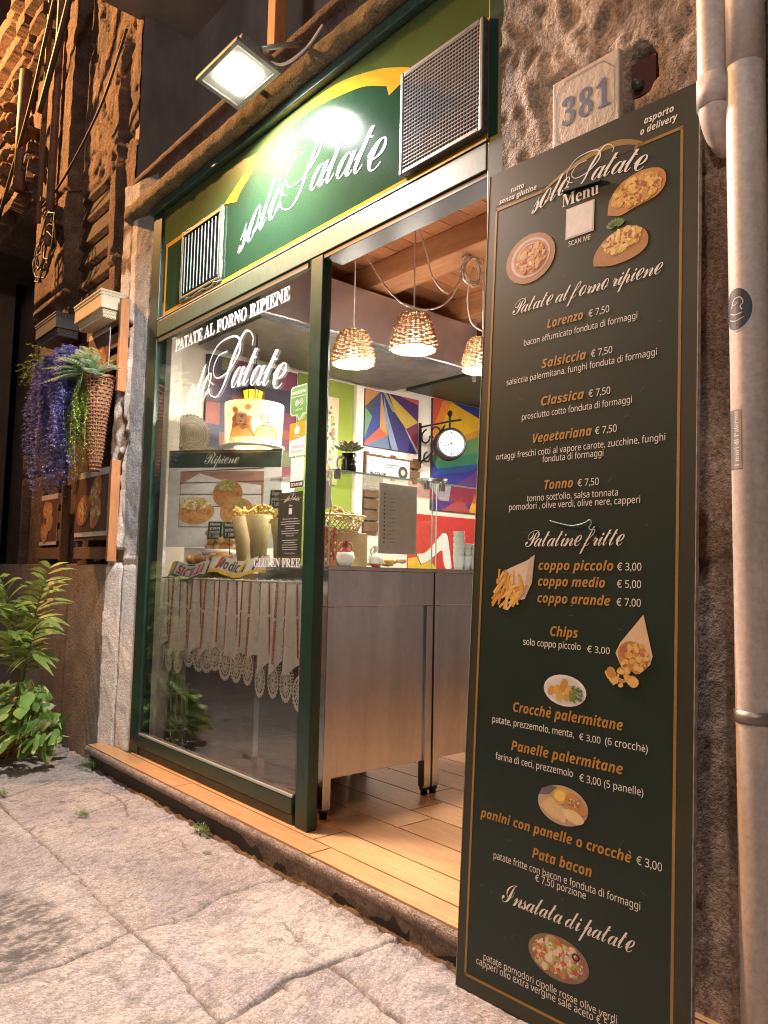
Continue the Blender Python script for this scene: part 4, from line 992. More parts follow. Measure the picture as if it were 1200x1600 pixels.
k.mb.build('hands', PRINT, CK)
mb = MB().box(-3.997, -3.985, 3.79, 3.81, 1.86, 2.19)
mb.tube([(-3.985, 3.80, 2.16), (-3.72, 3.83, 2.17), (-3.62, 3.84, 2.17)], .007, 6).tube([(-3.72, 3.83, 2.11), (-3.72, 3.83, 2.24)], .008, 6)
for cx_, cz_, r_, a0, a1 in ((-3.93, 2.08, .055, 1.6, 6.5), (-3.92, 1.93, .04, 1.6, 7.), (-3.85, 2.10, .05, .2, 4.2), (-3.72, 2.225, .022, -1, 4.2)):
    mb.tube([(cx_+r_*(1-.08*(t-a0))*math.cos(t), 3.80+.1*(cx_+3.99), cz_+r_*(1-.08*(t-a0))*math.sin(t)) for t in np.linspace(a0, a1, 18)], .006, 6)
mb.tube(spline([(-3.985, 3.80, 1.90), (-3.88, 3.81, 1.96), (-3.84, 3.815, 2.06), (-3.76, 3.825, 2.15)], 8), .007, 6)
mb.build('scroll_bracket', BLACK, CK)
# pallet rack on the wall with a sign card
RK = thing('pallet_rack', 'small brown pallet rack fixed to the wall under the blue painting', 'rack', (-3.97, 3.5, 1.35))
for i in range(7): MB().box(-3.975, -3.955, 3.262, 3.42-.01*(i % 2), 1.37+i*.078, 1.435+i*.078).build('slat', OLD_WOOD, RK, bevel=.002)
for y in (3.275, 3.52, 3.735): MB().box(-3.998, -3.976, y, y+.035, 1.36 if y < 3.4 else 1.74, 1.92).build('upright', OLD_WOOD, RK, bevel=.002)
for z in (1.77, 1.845): MB().box(-3.975, -3.958, 3.43, 3.775, z, z+.055).build('slat', OLD_WOOD, RK, bevel=.002)
k = Ink((-3.950, 0, 0), (0, 1, 0), (0, 0, 1), (1, 0, 0), MB().box(-3.954, -3.950, 3.27, 3.665, 1.765, 1.885, (.64, .61, .58)), .001)
k.rect(3.30, 3.44, 1.765, 1.780, (.03, .03, .03)); k.h += .0005; k.text('SCAN ME', 3.32, 3.42, 1.767, .013, (.7, .7, .7), 'bold')
k.text('Tripudio', 3.46, 3.54, 1.845, .028, (.1, .08, .08), 'bold') if False else None
k.ring(3.60, 1.80, .022, .045, (.05, .05, .05)); k.ring(3.60, 1.80, .014, .022, (.55, .36, .10)); k.rect(3.45, 3.55, 1.838, 1.845, (.3, .1, .1)); k.rect(3.45, 3.53, 1.822, 1.828, (.2, .2, .2))
single('sign_card', k.mb, PRINT, 'white card with a round emblem propped on the pallet rack', 'card', (-3.95, 3.46, 1.765))
# laminated list hung inside the case
k = Ink((-2.489, 0, 0), (0, 1, 0), (0, 0, 1), (1, 0, 0), MB().box(-2.494, -2.489, 2.135, 2.358, 1.172, 1.478, (.60, .60, .58)), .0006)
for i in range(13):
    z = 1.432-i*.0175; k.ell(2.165, z, .0045, .0045, (.25, .08, .05)); k.rect(2.18, 2.18+.045*(.7+.5*((i*7) % 5)/5), z-.001, z+.001, (.22, .21, .20))
single('price_list', k.mb, PRINT, 'grey laminated sheet with a dotted list inside the glass case', 'sheet', (-2.49, 2.25, 1.172))

# ------------------------------------------------------------------ things in and on the cases
MG = thing('mug', 'black and white mug on top of the glass case', 'mug', (-2.60, 2.05, 1.510))
MB().lathe([(0, 1.511), (.030, 1.511), (.033, 1.516), (.033, 1.605), (.030, 1.605), (.029, 1.52), (0, 1.518)], (-2.60, 2.05, 0), 28, cols=[(.7, .7, .7), (.012, .012, .014), (.012, .012, .014), (.8, .78, .75), (.8, .78, .75), (.8, .78, .75)]).build('body', CERAMIC, MG)
MB().tube([(-2.612+.0*t, 2.05-.031-.028*math.sin(t), 1.560+.028*math.cos(t)) for t in np.linspace(.1, 3.04, 14)], .005, 8, (.75, .73, .70)).build('handle', CERAMIC, MG)
k = Ink((-2.566, 2.05, 1.545), (.35, .94, 0), (0, 0, 1), (.94, -.35, 0), None, .0012); k.logo(-.020, .005, .040, (.7, .7, .68)); k.mb.build('lettering', PRINT, MG)
mb = MB(); rnd = random.Random(6)
for ring, (n_, r_, tilt, L_) in enumerate([(6, .008, 1.2, .035), (8, .016, .8, .045), (9, .022, .35, .050)]):
    for i in range(n_):
        a = i*6.283/n_+ring*.4; d_ = Vector((math.cos(a)*math.cos(tilt), math.sin(a)*math.cos(tilt), math.sin(tilt)))
        q = d_.to_track_quat('X', 'Z').to_matrix()
        mb.ell(Vector((-2.60, 2.05, 1.612))+d_*(r_+L_*.5), (L_*.55, .014, .006), [(.16, .20, .08), (.24, .22, .11), (.30, .20, .12)][ring-2 if ring else 2], 8, 6, q)
single('succulent', mb, LEAF, 'green rosette succulent growing out of the black mug', 'plant', (-2.60, 2.05, 1.60))
BK = thing('bread_basket', 'woven bamboo basket heaped with chips in the glass case', 'basket', (-2.80, 2.16, 1.27))
mb = MB()
for i in range(26):
    for s_ in (-1, 1):
        a = i*6.283/26; mb.tube([(-2.80+(.085+.035*t)*math.cos(a+s_*.6*t), 2.16+(.085+.035*t)*math.sin(a+s_*.6*t), 1.275+.07*t) for t in (0, .33, .66, 1)], .0028, 4, (.42, .30, .13))
for r_, z in ((.085, 1.275), (.121, 1.345)): mb.tube([(-2.80+r_*math.cos(t), 2.16+r_*math.sin(t), z) for t in np.linspace(0, 6.283, 33)[:-1]], .005, 5, (.46, .33, .15), closed=True)
mb.build('weave', FOOD, BK)
mb = MB(); rnd = random.Random(16)
for i in range(46):
    a, r_ = rnd.random()*6.28, rnd.random()**.5*.10
    mb.ell((-2.80+r_*math.cos(a), 2.16+r_*math.sin(a), 1.31+.07*(1-r_/.11)+rnd.uniform(0, .02)), (.024, .017, .004), rnd.choice([(.62, .46, .20), (.68, .54, .28), (.56, .38, .14)]), 8, 5, Matrix.Rotation(rnd.uniform(-.9, .9), 3, 'X') @ Matrix.Rotation(rnd.random()*3, 3, 'Z'))
mb.build('chips', FOOD, BK)
single('wooden_stand', MB().box(-2.90, -2.70, 2.07, 2.25, 1.114, 1.268), mat('bamboo_box', (.33, .20, .08), .6, var=.3, vs=14), 'brown wooden box holding up the chip basket in the glass case', 'box', (-2.8, 2.16, 1.114), None, .003)
mb = MB().box(-2.62, -2.565, 1.905, 1.965, 1.114, 1.275, (.55, .14, .06)); rnd = random.Random(4)
for i in range(40):
    z = rnd.uniform(1.125, 1.265); y = rnd.uniform(1.91, 1.96); mb.ell((-2.565, y, z), (.002, .006, .006), rnd.choice([(.7, .45, .1), (.75, .7, .6), (.4, .05, .03), (.6, .3, .1)]), 8, 4)
single('snack_box', mb, PRINT, 'slim red and orange patterned box in the corner of the glass case', 'box', (-2.59, 1.935, 1.114))
def vase(label, c, s_, top_col, band):
    V_ = thing('amphora_vase', label, 'vase', c, 'small painted vases in the glass case')
    pr = [(0, 0), (.022, 0), (.036, .018), (.042, .04), (.036, .062), (.017, .080), (.013, .095), (.018, .112), (.015, .112), (.010, .095), (0, .09)]
    MB().lathe([(r*s_, z*s_) for r, z in pr], c, 24, cols=[band]*2+[(.66, .62, .56)]*2+[top_col]*6).build('body', CERAMIC, V_)
    for sg in (-1, 1): MB().tube([(c[0], c[1]+sg*s_*(.018+.020*math.sin(t)), c[2]+s_*(.082+.022*math.cos(t))) for t in np.linspace(.1, 3.0, 10)], .0035*s_, 6, (.40, .26, .10)).build('handle', CERAMIC, V_)
vase('small vase with a dark red neck and white belly in the glass case', (-2.66, 2.09, 1.114), 1.0, (.22, .025, .03), (.55, .52, .48))
vase('small white vase with a red and yellow belly in the glass case', (-2.62, 2.235, 1.114), .85, (.55, .50, .46), (.45, .05, .04))
mb = MB(); rnd = random.Random(19)
for i in range(14): mb.ell((-2.70+rnd.uniform(-.08, .08), 2.36+rnd.uniform(-.07, .05), 1.128+rnd.uniform(0, .03)), (.028, .022, .012), rnd.choice([(.62, .40, .10), (.70, .55, .30), (.55, .30, .08)]), 9, 6, bump=.2, seed=i)
single('snack_pile', mb, FOOD, 'heap of golden snacks behind the grey sheet in the glass case', 'food', (-2.7, 2.36, 1.114))
single('steel_bowl', MB().lathe([(0, 1.512), (.04, 1.512), (.075, 1.545), (.08, 1.547), (.042, 1.508), (0, 1.508)], (-2.66, 2.62, .004), 24), STEEL, 'shallow steel bowl on the further glass case', 'bowl', (-2.66, 2.62, 1.512))
# cups stacked at the back
cup0 = None
for (y, n_) in ((2.775, 5), (2.826, 3), (2.880, 3)):
    for i in range(n_):
        z = 1.114+i*.030; lab = 'white plastic cup in the stacks at the far end of the glass case'
        if cup0 is None:
            cup0 = single('plastic_cup', MB().lathe([(0, .0), (.021, 0), (.029, .068), (.031, .070), (.028, .069), (.020, .003), (0, .003)], (0, 0, 0), 18), WHITE_P, lab, 'cup', (0, 0, 0), 'stacked white cups'); cup0.location = (-2.62, y, z)
        else: dup(cup0, (-2.62, y, z), lab)
# door track hardware at the top right of the doorway
mb = MB().box(-2.15, -1.50, 2.02, 2.08, 2.60, 2.66).box(-1.98, -1.94, 1.99, 2.06, 2.55, 2.60)
single('door_track', mb, BLACK, 'dark metal sliding track above the doorway beside the ceiling', 'door track', (-1.8, 2.05, 2.6), None, .003)

# ------------------------------------------------------------------ pendant lamps
BULB = mat('lit_bulb', (1, .9, .75), .5, emit=(1, .78, .50), es=14)
def woven(mb, prof, c, rings, n, r, amp, nst, col=(1, 1, 1)):
    """basket weave: wavy rings round a profile (list of (radius, z)) with upright stakes"""
    zs = [p[1] for p in prof]; rs = [p[0] for p in prof]
    o_ = sorted(zip(zs, rs)); zs = [q[0] for q in o_]; rs = [q[1] for q in o_]
    for i in range(rings):
        z = zs[0]+(zs[-1]-zs[0])*(i+.5)/rings; R0 = np.interp(z, zs, rs)
        mb.tube([(c[0]+(R0+amp*math.sin(nst/2*t+math.pi*(i % 2)))*math.cos(t), c[1]+(R0+amp*math.sin(nst/2*t+math.pi*(i % 2)))*math.sin(t), c[2]+z) for t in np.linspace(0, 2*math.pi, n+1)[:-1]], r, 5, col, closed=True)
    for k_ in range(nst):
        t = 2*math.pi*(k_+.5)/nst
        mb.tube([(c[0]+R0*math.cos(t), c[1]+R0*math.sin(t), c[2]+z) for z, R0 in zip(zs, rs)], r*.8, 5, col)
    return mb
def pendant(label, c, top):
    P = thing('pendant_lamp', label, 'pendant lamp', c, 'wicker pendant lamps')
    pr = [(.103, 0), (.107, .03), (.098, .07), (.080, .13), (.066, .165)]
    mb = woven(MB(), pr, c, 15, 96, .0047, .0045, 24); mb.lathe([(.0, .170), (.066, .167)], c, 24)
    mb.build('wicker_shade', SHADE_W, P)
    MB().ell((c[0], c[1], c[2]+.055), (.034, .034, .045), nu=16, nv=10).build('bulb', BULB, P)
    MB().lathe([(.0, .10), (.018, .10), (.018, .17), (0, .17)], c, 12).build('socket', WHITE_P, P)
    MB().tube([(c[0], c[1], c[2]+.168), (c[0], c[1], top)], .0035, 6).build('cord', CABLE_W, P)
    l = lamp('pendant_light', 'POINT', (c[0], c[1], c[2]+.012), PEND, (1, .91, .81), .04); l.parent = P; l.location = (0, 0, .012)
    return P
PEND = 54
pendant('wicker pendant lamp hanging nearest the window pane, lowest on the left', (-2.95, 2.335, 2.128), 2.838)
pendant('wicker pendant lamp in the middle of the doorway view', (-2.56, 2.385, 2.130), 2.838)
pendant('wicker pendant lamp cut off by the edge of the menu board', (-2.62, 2.935, 2.150), 2.838)
pendant('wicker pendant lamp hidden behind the menu board', (-2.62, 3.9, 2.150), 2.838)
def swag(pts, label):
    P = spline(pts, 8); single('lamp_cable', MB().tube(P, .0042, 6), CABLE_W, label, 'cable', tuple(P[0]), 'white cables looped below the ceiling')
swag([(-2.94, 2.335, 2.79), (-2.88, 2.35, 2.68), (-2.78, 2.37, 2.52), (-2.68, 2.40, 2.40), (-2.60, 2.44, 2.355), (-2.57, 2.54, 2.375), (-2.56, 2.64, 2.46), (-2.56, 2.72, 2.62), (-2.56, 2.77, 2.69)], 'white cable sagging between the two left pendant lamps')
swag([(-2.56, 2.395, 2.74), (-2.56, 2.46, 2.62), (-2.56, 2.50, 2.52), (-2.56, 2.57, 2.47), (-2.56, 2.63, 2.475), (-2.56, 2.70, 2.56), (-2.56, 2.74, 2.66)], 'white cable sagging right of the middle pendant lamp')
swag([(-2.56, 2.79, 2.65), (-2.56, 2.76, 2.55), (-2.56, 2.75, 2.46), (-2.56, 2.78, 2.36), (-2.56, 2.87, 2.335), (-2.58, 2.92, 2.40)], 'white cable dropping to the pendant lamp beside the menu board')
mb = MB(); rnd = random.Random(8)
for i in range(4):
    a_, b_ = rnd.uniform(.055, .085), rnd.uniform(.06, .085)
    mb.tube([(-2.56+rnd.uniform(-.01, .01), 2.78+rnd.uniform(-.012, .012)+a_*math.cos(t), 2.63+b_*math.sin(t)) for t in np.linspace(0, 6.283, 25)[:-1]], .0042, 6, closed=True)
mb.tube([(-2.56, 2.78, 2.71), (-2.56, 2.78, 2.705+.13)], .0042, 6)
single('cable_loop', mb, CABLE_W, 'coil of spare white cable tied up under the beam', 'cable', (-2.56, 2.78, 2.63))

# ================================================================== WINDOW DISPLAY
CU = thing('cafe_curtain', 'sheer cream half curtain with orange stitching and a lace hem behind the window glass', 'curtain', (-3.2, 1.80, .55))
nx_, nz_ = 420, 30; X = np.linspace(-3.90, -2.506, nx_); V = np.zeros((nz_, nx_, 3)); C = np.ones((nz_, nx_, 3))
s_ = np.linspace(0, 1, nx_); fold = np.sin(s_*2*math.pi*13+1.3*np.sin(s_*9))
hem = .68+.030*np.sin(s_*2*math.pi*13+1.2)+.015*np.sin(s_*31)
for j in range(nz_):
    t = j/(nz_-1); z = 1.036*(1-t)+hem*t
    V[j] = np.stack([X, 1.806+(.006+.018*t)*fold+.003*np.sin(s_*170), z], -1)
    C[j] = np.array([.93, .84, .76])
sheer = mat('sheer_cloth', rough=.8, attr=True, var=.12, vs=20, transl=.18, alpha=.99, stretch=(3, 1, 1))
grid_obj('cloth', V, C, nz_, nx_, sheer, True, CU, tuple(CU.location))
mb = MB(); rnd = random.Random(2)
for k_ in range(20):
    q = (k_+.45)/20; i0 = int(q*(nx_-1)); x0 = X[i0]
    for d_ in (-.006, .006):
        for m_ in range(26):
            t = .02+m_/26*.93; j = int(t*(nz_-1)); a = V[j, i0]; L_ = .010
            mb.obox((a[0]+d_*(1 if (m_ % 2) else .4)*(.4+.6*(k_ % 3 > 0)), a[1]-.0035, a[2]), ((1, 0, .3), (0, 1, 0), (0, 0, 1)), (.0032, .001, .0055), rnd.choice([(.52, .17, .07), (.58, .24, .10), (.46, .15, .08)]))
mb.build('orange_stitching', PRINT, CU)
mb = MB(); rnd = random.Random(12); LC = (.86, .80, .70)
for k_ in range(14):
    q = (k_+.5)/14; i0 = int(q*(nx_-1)); xx = X[i0]; zz = hem[i0]-.035; yy = 1.803+.012*fold[i0]; rx, rz = .050, .068
    u_ = Vector((1, .15*math.cos(q*80), 0)).normalized()
    k = Ink((xx, yy, zz), u_, (0, 0, 1), (0, -1, 0), mb, .0)
    for r0, r1 in ((.10, .22), (.36, .46), (.60, .68), (.84, 1.0)):
        vv = [(rx*r*math.cos(t), rz*r*math.sin(t)) for r in (r0, r1) for t in [2*math.pi*i/40 for i in range(40)]]
        k.raw(vv, [(i, 40+i, 40+(i+1) % 40, (i+1) % 40) for i in range(40)], LC)
    for i in range(16):
        t = 2*math.pi*i/16; k.stroke([(rx*.2*math.cos(t), rz*.2*math.sin(t)), (rx*.9*math.cos(t+.15), rz*.9*math.sin(t+.15))], .0055, LC, 1, False)
    for i in range(12):
        t = math.pi+math.pi*(i+.5)/12; k.ell(rx*1.03*math.cos(t), rz*1.04*math.sin(t), .0065, .0065, LC, 0, 8)
    for sg in (-1, 1):
        for i in range(6): k.stroke([(sg*rx*(.9), .010+.012*i), (sg*(rx+.008), .004+.012*i)], .004, LC, 1, False)
mb.build('lace_hem', mat('lace', rough=.8, attr=True, transl=.3), CU)
MB().tube([(-3.925, 1.80, 1.043), (-2.503, 1.80, 1.041)], .004, 8).build('rod', CABLE_W, CU)
mb = MB()
for i in range(22):
    x = -3.90+1.39*(i+.5)/22; mb.tube([(x+.009*math.cos(t), 1.80, 1.040+.010*math.sin(t)) for t in np.linspace(0, 6.283, 13)[:-1]], .002, 4, closed=True)
mb.build('curtain_rings', CABLE_W, CU)
# poster of stuffed potatoes standing on the display counter, turned towards the street
PS = thing('poster', 'white poster headed Ripiene with a photo of stuffed baked potatoes', 'poster', (-3.85, 1.80, 1.205), None, Matrix(((math.cos(.646), 0, math.sin(.646)), (math.sin(.646), 0, -math.cos(.646)), (0, 1, 0))))
mb = MB().box(0, .64, 0, .520, -.004, 0, (.60, .57, .54)); k = Ink((0, 0, 0), (1, 0, 0), (0, 1, 0), (0, 0, 1), mb, .0006)
k.rect(0, .64, .425, .520, (.022, .040, .026)); k.rect(.07, .545, .105, .405, (.30, .16, .11)); k.h += .0005
for i in range(4): k.poly([(.07+.0, .405-.06*i), (.545, .405+.02-.07*i), (.545, .398+.02-.07*i), (.07, .400-.06*i)], (.14, .07, .05))
k.rect(.01, .63, .505, .509, GOLD); k.stroke([(.12, .505), (.25, .514), (.38, .512), (.44, .505)], .006, GOLD)
k.text('Ripiene', .205, .40, .447, .085, (.70, .66, .60), 'script', .78, .12)
k.poly([(.075, .335), (.18, .395), (.30, .36), (.53, .33), (.54, .11), (.075, .11)], (.56, .52, .48)); k.h += .0004
def pot(cx, cy, rx, ry, c):
    k.ell(cx, cy, rx, ry, c, .1, 24); k.h += .0003; k.scatter(cx, cy-.1*ry, rx*.85, ry*.75, [(c[0]*1.2, c[1]*1.15, c[2]), (c[0]*.75, c[1]*.7, c[2]*.7)], 24, rx*.16, 3); k.h += .0003
pot(.345, .285, .085, .075, (.36, .16, .05)); pot(.40, .19, .095, .075, (.40, .20, .07)); pot(.17, .185, .105, .062, (.48, .24, .08))
k.scatter(.335, .330, .055, .03, [(.20, .22, .06), (.34, .30, .08), (.46, .36, .14)], 46, .010, 5); k.scatter(.41, .235, .05, .022, [(.24, .22, .07), (.36, .28, .10)], 30, .009, 7)
k.scatter(.165, .232, .085, .032, [(.62, .48, .22), (.50, .40, .10), (.66, .30, .08), (.30, .32, .08), (.70, .62, .44)], 90, .012, 6)
mb.build('print', PRINT, PS, local=True)
MB().box(.10, .54, -.128, -.001, -.03, -.018).build('easel_foot', CREAM, PS, local=True)
# breads, paper cones of chips, price tags, tea towels
rolls = None
rnd = random.Random(31)
BL = ['round golden bread roll on top of the pile by the window', 'small golden bread roll at the front of the window display', 'golden potato croquette in the heap under the price tags']
for i in range(14):
    r_, c_ = divmod(i, 4); x = -3.60+.048*c_+.022*(r_ % 2)+rnd.uniform(-.004, .004); y = 1.935+.02*(i % 2); z = 1.205+.036*r_
    single('croquette', MB().ell((x, y, z), (.034, .029, .024), (.56, .29, .10), 12, 8, Matrix.Rotation(rnd.random(), 3, 'Z'), .12, i), FOOD, 'round golden croquette in the heap under the price tags', 'food', (x, y, z-.02), 'croquettes in the window')
single('croquette_tray', MB().lathe([(0, 1.165), (.075, 1.168), (.095, 1.192), (.098, 1.190), (.078, 1.162), (0, 1.160)], (-3.52, 1.94, 0), 24), PAPER, 'white dish under the heap of croquettes', 'dish', (-3.52, 1.94, 1.16))
def bread(label, c, r, rot):
    mb = MB(); rn = random.Random(int(c[0]*100)); q = Matrix.Rotation(rot, 3, 'Z')
    for i in range(7):
        o = q @ Vector(((i-3)*r*.32, rn.uniform(-.012, .012), rn.uniform(-.004, .008))); mb.ell(Vector(c)+o, (r*.34, .030, .024), rn.choice([(.52, .25, .07), (.60, .34, .11), (.46, .20, .06)]), 10, 7, q @ Matrix.Rotation(.7, 3, 'Z'), .1, i)
    single('twisted_bread', mb, FOOD, label, 'bread', (c[0], c[1], c[2]-.025), 'twisted loaves in the window')
bread('twisted golden loaf at the left end of the window display', (-3.60, 1.855, 1.140), .065, .1)
bread('twisted golden loaf beside the patterned tea towel', (-3.385, 1.875, 1.148), .070, -.1)
mb = MB().lathe([(.06, 1.077), (.07, 1.10), (.066, 1.12), (0, 1.118)], (-3.5, 1.90, 0), 20); single('bread_board', MB().box(-3.68, -3.30, 1.845, 1.935, 1.076, 1.112), OLD_WOOD, 'low wooden board carrying the twisted loaves', 'board', (-3.49, 1.88, 1.076), None, .004)
def cone_cup(label, c, h, r, foot=.35):
    P = thing('chip_cup', label, 'cup of chips', c, 'paper cups of chips in the window')
    MB().lathe([(0, 0), (r*foot, 0), (r*.62, h*.5), (r, h), (r*.97, h), (r*.58, h*.5), (0, h*.1)], c, 20).build('paper_cone', mat('kraft_paper', (.50, .37, .17), .6, var=.2, vs=9, transl=.2), P)
    mb = MB(); rn = random.Random(int(c[0]*1000))
    for i in range(34):
        a, q = rn.random()*6.28, rn.random()**.5*r*.8; d_ = Vector((rn.uniform(-.6, .6), rn.uniform(-.6, .6), rn.uniform(.2, 1))).normalized()
        s0 = d_.orthogonal(); mb.obox((c[0]+q*math.cos(a), c[1]+q*math.sin(a), c[2]+h+rn.uniform(-.01, .03)), (d_, s0, d_.cross(s0)), (.028, .0045, .0045), rn.choice([(.66, .46, .10), (.74, .55, .16), (.58, .36, .07)]))
    mb.build('chips', FOOD, P)
    k = Ink((c[0]+.002, c[1]-r*.72, c[2]+h*.55), (1, .2, 0), (0, 0, 1), (.2, -1, 0), None, .004); 
    return P
cone_cup('tall paper cone of chips on the left by the poster', (-3.275, 1.93, 1.113), .235, .056)
cone_cup('wide paper cup heaped with chips in the middle of the window display', (-3.09, 1.91, 1.113), .235, .068, .5)
cone_cup('short paper cup of chips nearest the black menu sheet', (-2.93, 1.925, 1.113), .21, .052, .55)
def tag_(label, c, w_, h_, rows_, tilt):
    u_ = Vector((.86, .5, 0)); v_ = Vector((tilt, 0, 1)).normalized(); n_ = u_.cross(v_).normalized()
    if n_.y > 0: n_ = -n_
    mb = MB(); mb.obox(Vector(c)+u_*w_/2+v_*h_/2, (u_, v_, n_), (w_/2+.004, h_/2+.004, .002), (.20, .23, .12)); k = Ink(c, u_, v_, n_, mb, .003)
    k.rect(0, w_, 0, h_, (.018, .024, .02)); k.h += .0006
    for i, t in enumerate(rows_): k.text(t, w_*.12, w_*.88, h_*(1-(i+.85)/len(rows_)*.95), h_/len(rows_)*.95, (.70, .68, .62), 'brush')
    mb.tube([Vector(c)+u_*w_/2, Vector(c)+u_*w_/2-v_*.085], .002, 5, (.05, .05, .05))
    single('price_tag', mb, PRINT, label, 'price tag', c, 'black price tags in the window')
tag_('black price tag reading Panino con crocchè', (-3.535, 1.88, 1.245), .078, .085, ['Panino', 'con', 'crocchè', '€ 2,00'], .12)
tag_('black price tag of the right pair above the croquettes', (-3.405, 1.90, 1.247), .066, .078, ['Panelle', 'palermitane', '€ 3,00'], -.08)
tag_('small black price tag behind the chip cups, the left of two', (-3.225, 2.05, 1.40), .055, .085, ['Coppo', 'grande', '€ 7,00'], .1)
tag_('small black price tag behind the chip cups, the right of two', (-3.115, 2.06, 1.36), .055, .085, ['Coppo', 'medio', '€ 5,00'], .1)
def towel(label, x0, x1, z0, z1, y, fn, fringe=None):
    n_ = 28; mb = MB(); k = Ink((0, 0, 0), (1, 0, 0), (0, 0, 1), (0, -1, 0), mb, 0)
    fn(k); rn = random.Random(int(x0*50))
    sag = lambda x, z: (x, y-.030*(1-(z-z0)/(z1-z0))-.006*math.sin(x*60)*(1-(z-z0)/(z1-z0)), z+.010*math.sin((x-x0)/(x1-x0)*9)-.012*math.sin((x-x0)/(x1-x0)*3.14))
    mb.v = [sag(p[0], p[2]) if False else (sag(p[0], p[2])[0], sag(p[0], p[2])[1]+p[1], sag(p[0], p[2])[2]) for p in mb.v]
    single('tea_towel', mb, PRINT, label, 'tea towel', ((x0+x1)/2, y, z0), 'printed tea towels in the window')
def strip(k, x0, x1, z0, z1, c, n_=24):
    vv = []
    for i in range(n_+1): vv += [(x0+(x1-x0)*i/n_, z0), (x0+(x1-x0)*i/n_, z1)]
    k.raw(vv, [(2*i, 2*i+2, 2*i+3, 2*i+1) for i in range(n_)], c)
def tw1(k):
    strip(k, -3.80, -3.40, 1.050, 1.125, (.56, .53, .52)); k.h += .0006; strip(k, -3.80, -3.745, 1.050, 1.125, (.62, .44, .04), 3); strip(k, -3.745, -3.735, 1.05, 1.125, (.05, .05, .05), 2)
    strip(k, -3.80, -3.40, 1.048, 1.060, (.04, .12, .07)); k.h += .0005; k.text('SICILIA', -3.715, -3.425, 1.067, .062, (.40, .03, .04), 'brush', bold=.01)
towel('white tea towel reading SICILIA in red with a yellow corner, hanging at the left', -3.80, -3.40, 1.045, 1.12, 1.822, tw1)
def tw2(k):
    strip(k, -3.38, -2.86, 1.075, 1.150, (.60, .57, .52)); k.h += .0006; strip(k, -3.38, -2.86, 1.073, 1.088, (.66, .46, .04))
    for a, c in ((-3.36, (.62, .44, .04)), (-3.31, (.45, .04, .04)), (-3.10, (.66, .46, .05)), (-2.98, (.05, .05, .14)), (-2.94, (.42, .05, .05))): k.poly([(a, 1.090), (a+.03, 1.15), (a+.055, 1.15), (a+.02, 1.090)], c)
    k.h += .0005; k.text('Modica', -3.30, -3.05, 1.098, .062, (.04, .05, .10), 'brush', bold=.01)
towel('colourful tea towel with a yellow fringe hanging in the middle of the window', -3.38, -2.86, 1.07, 1.145, 1.826, tw2)
k = None
mb = MB()
for a, b, c in ((0, .1, (.40, .03, .03)), (.1, .2, (.03, .12, .05)), (.2, .3, (.03, .03, .03))): mb.ell((-3.43+a, 1.865, 1.085), (.05, .022, .022), c, 12, 8, None, .2, 3)
single('ribbon_bow', mb, PRINT, 'red and dark green cloth bundle between the two tea towels', 'cloth', (-3.40, 1.865, 1.07))
mb = MB().ell((-3.16, 2.13, 1.14), (.07, .05, .065), (.02, .02, .022), 16, 10).box(-3.21, -3.11, 2.085, 2.09, 1.13, 1.15, (.3, .3, .3))
single('black_pot', mb, PRINT, 'small black metal pot behind the chip cups', 'pot', (-3.16, 2.13, 1.077))
single('paper_flyer', MB().prism([(0, 0), (.12, .02), (.10, .14), (.02, .17)], (-2.86, 2.02, 1.36), (.8, .6, 0), (0, 0, 1), (.6, -.8, 0), .003, (.60, .45, .45)), PRINT, 'pinkish paper flyer beside the black menu sheet', 'flyer', (-2.86, 2.02, 1.36))
# drum shade lamp with painted faces, and the yellow lantern behind
DL = thing('drum_lamp', 'cream drum lampshade painted with two faces glowing behind the window', 'lamp', (-3.487, 2.10, 1.735))
c_ = (-3.487, 2.10, 0)
DRUM = mat('drum_cloth', (.74, .58, .34), .7, transl=.55, var=.08, vs=6, emit=(1, .72, .36), es=.06)
MB().lathe([(.147, 1.742), (.157, 1.965)], c_, 48).build('shade', DRUM, DL)
MB().lathe([(.098, 1.735), (.166, 1.732), (.166, 1.742), (.098, 1.745), (.098, 1.735)], c_, 48).build('lower_ring', WHITE_P, DL)
MB().ell((-3.487, 2.10, 1.85), (.04, .04, .05)).build('bulb', BULB, DL)
MB().tube([(-3.487, 2.10, 1.88), (-3.487, 2.10, 2.36)], .004, 6).build('cord', CABLE_D, DL)
l = lamp('drum_light', 'POINT', (-3.487, 2.10, 1.81), 6, (1, .76, .45), .04); l.parent = DL; l.location = (0, 0, .05)
mb = MB()
class Wrap:   # print wrapped on the drum
    def __init__(s): s.k = Ink((0, 0, 0), (1, 0, 0), (0, 1, 0), (0, 0, 1), MB(), 0.0)
W_ = Wrap(); k = W_.k
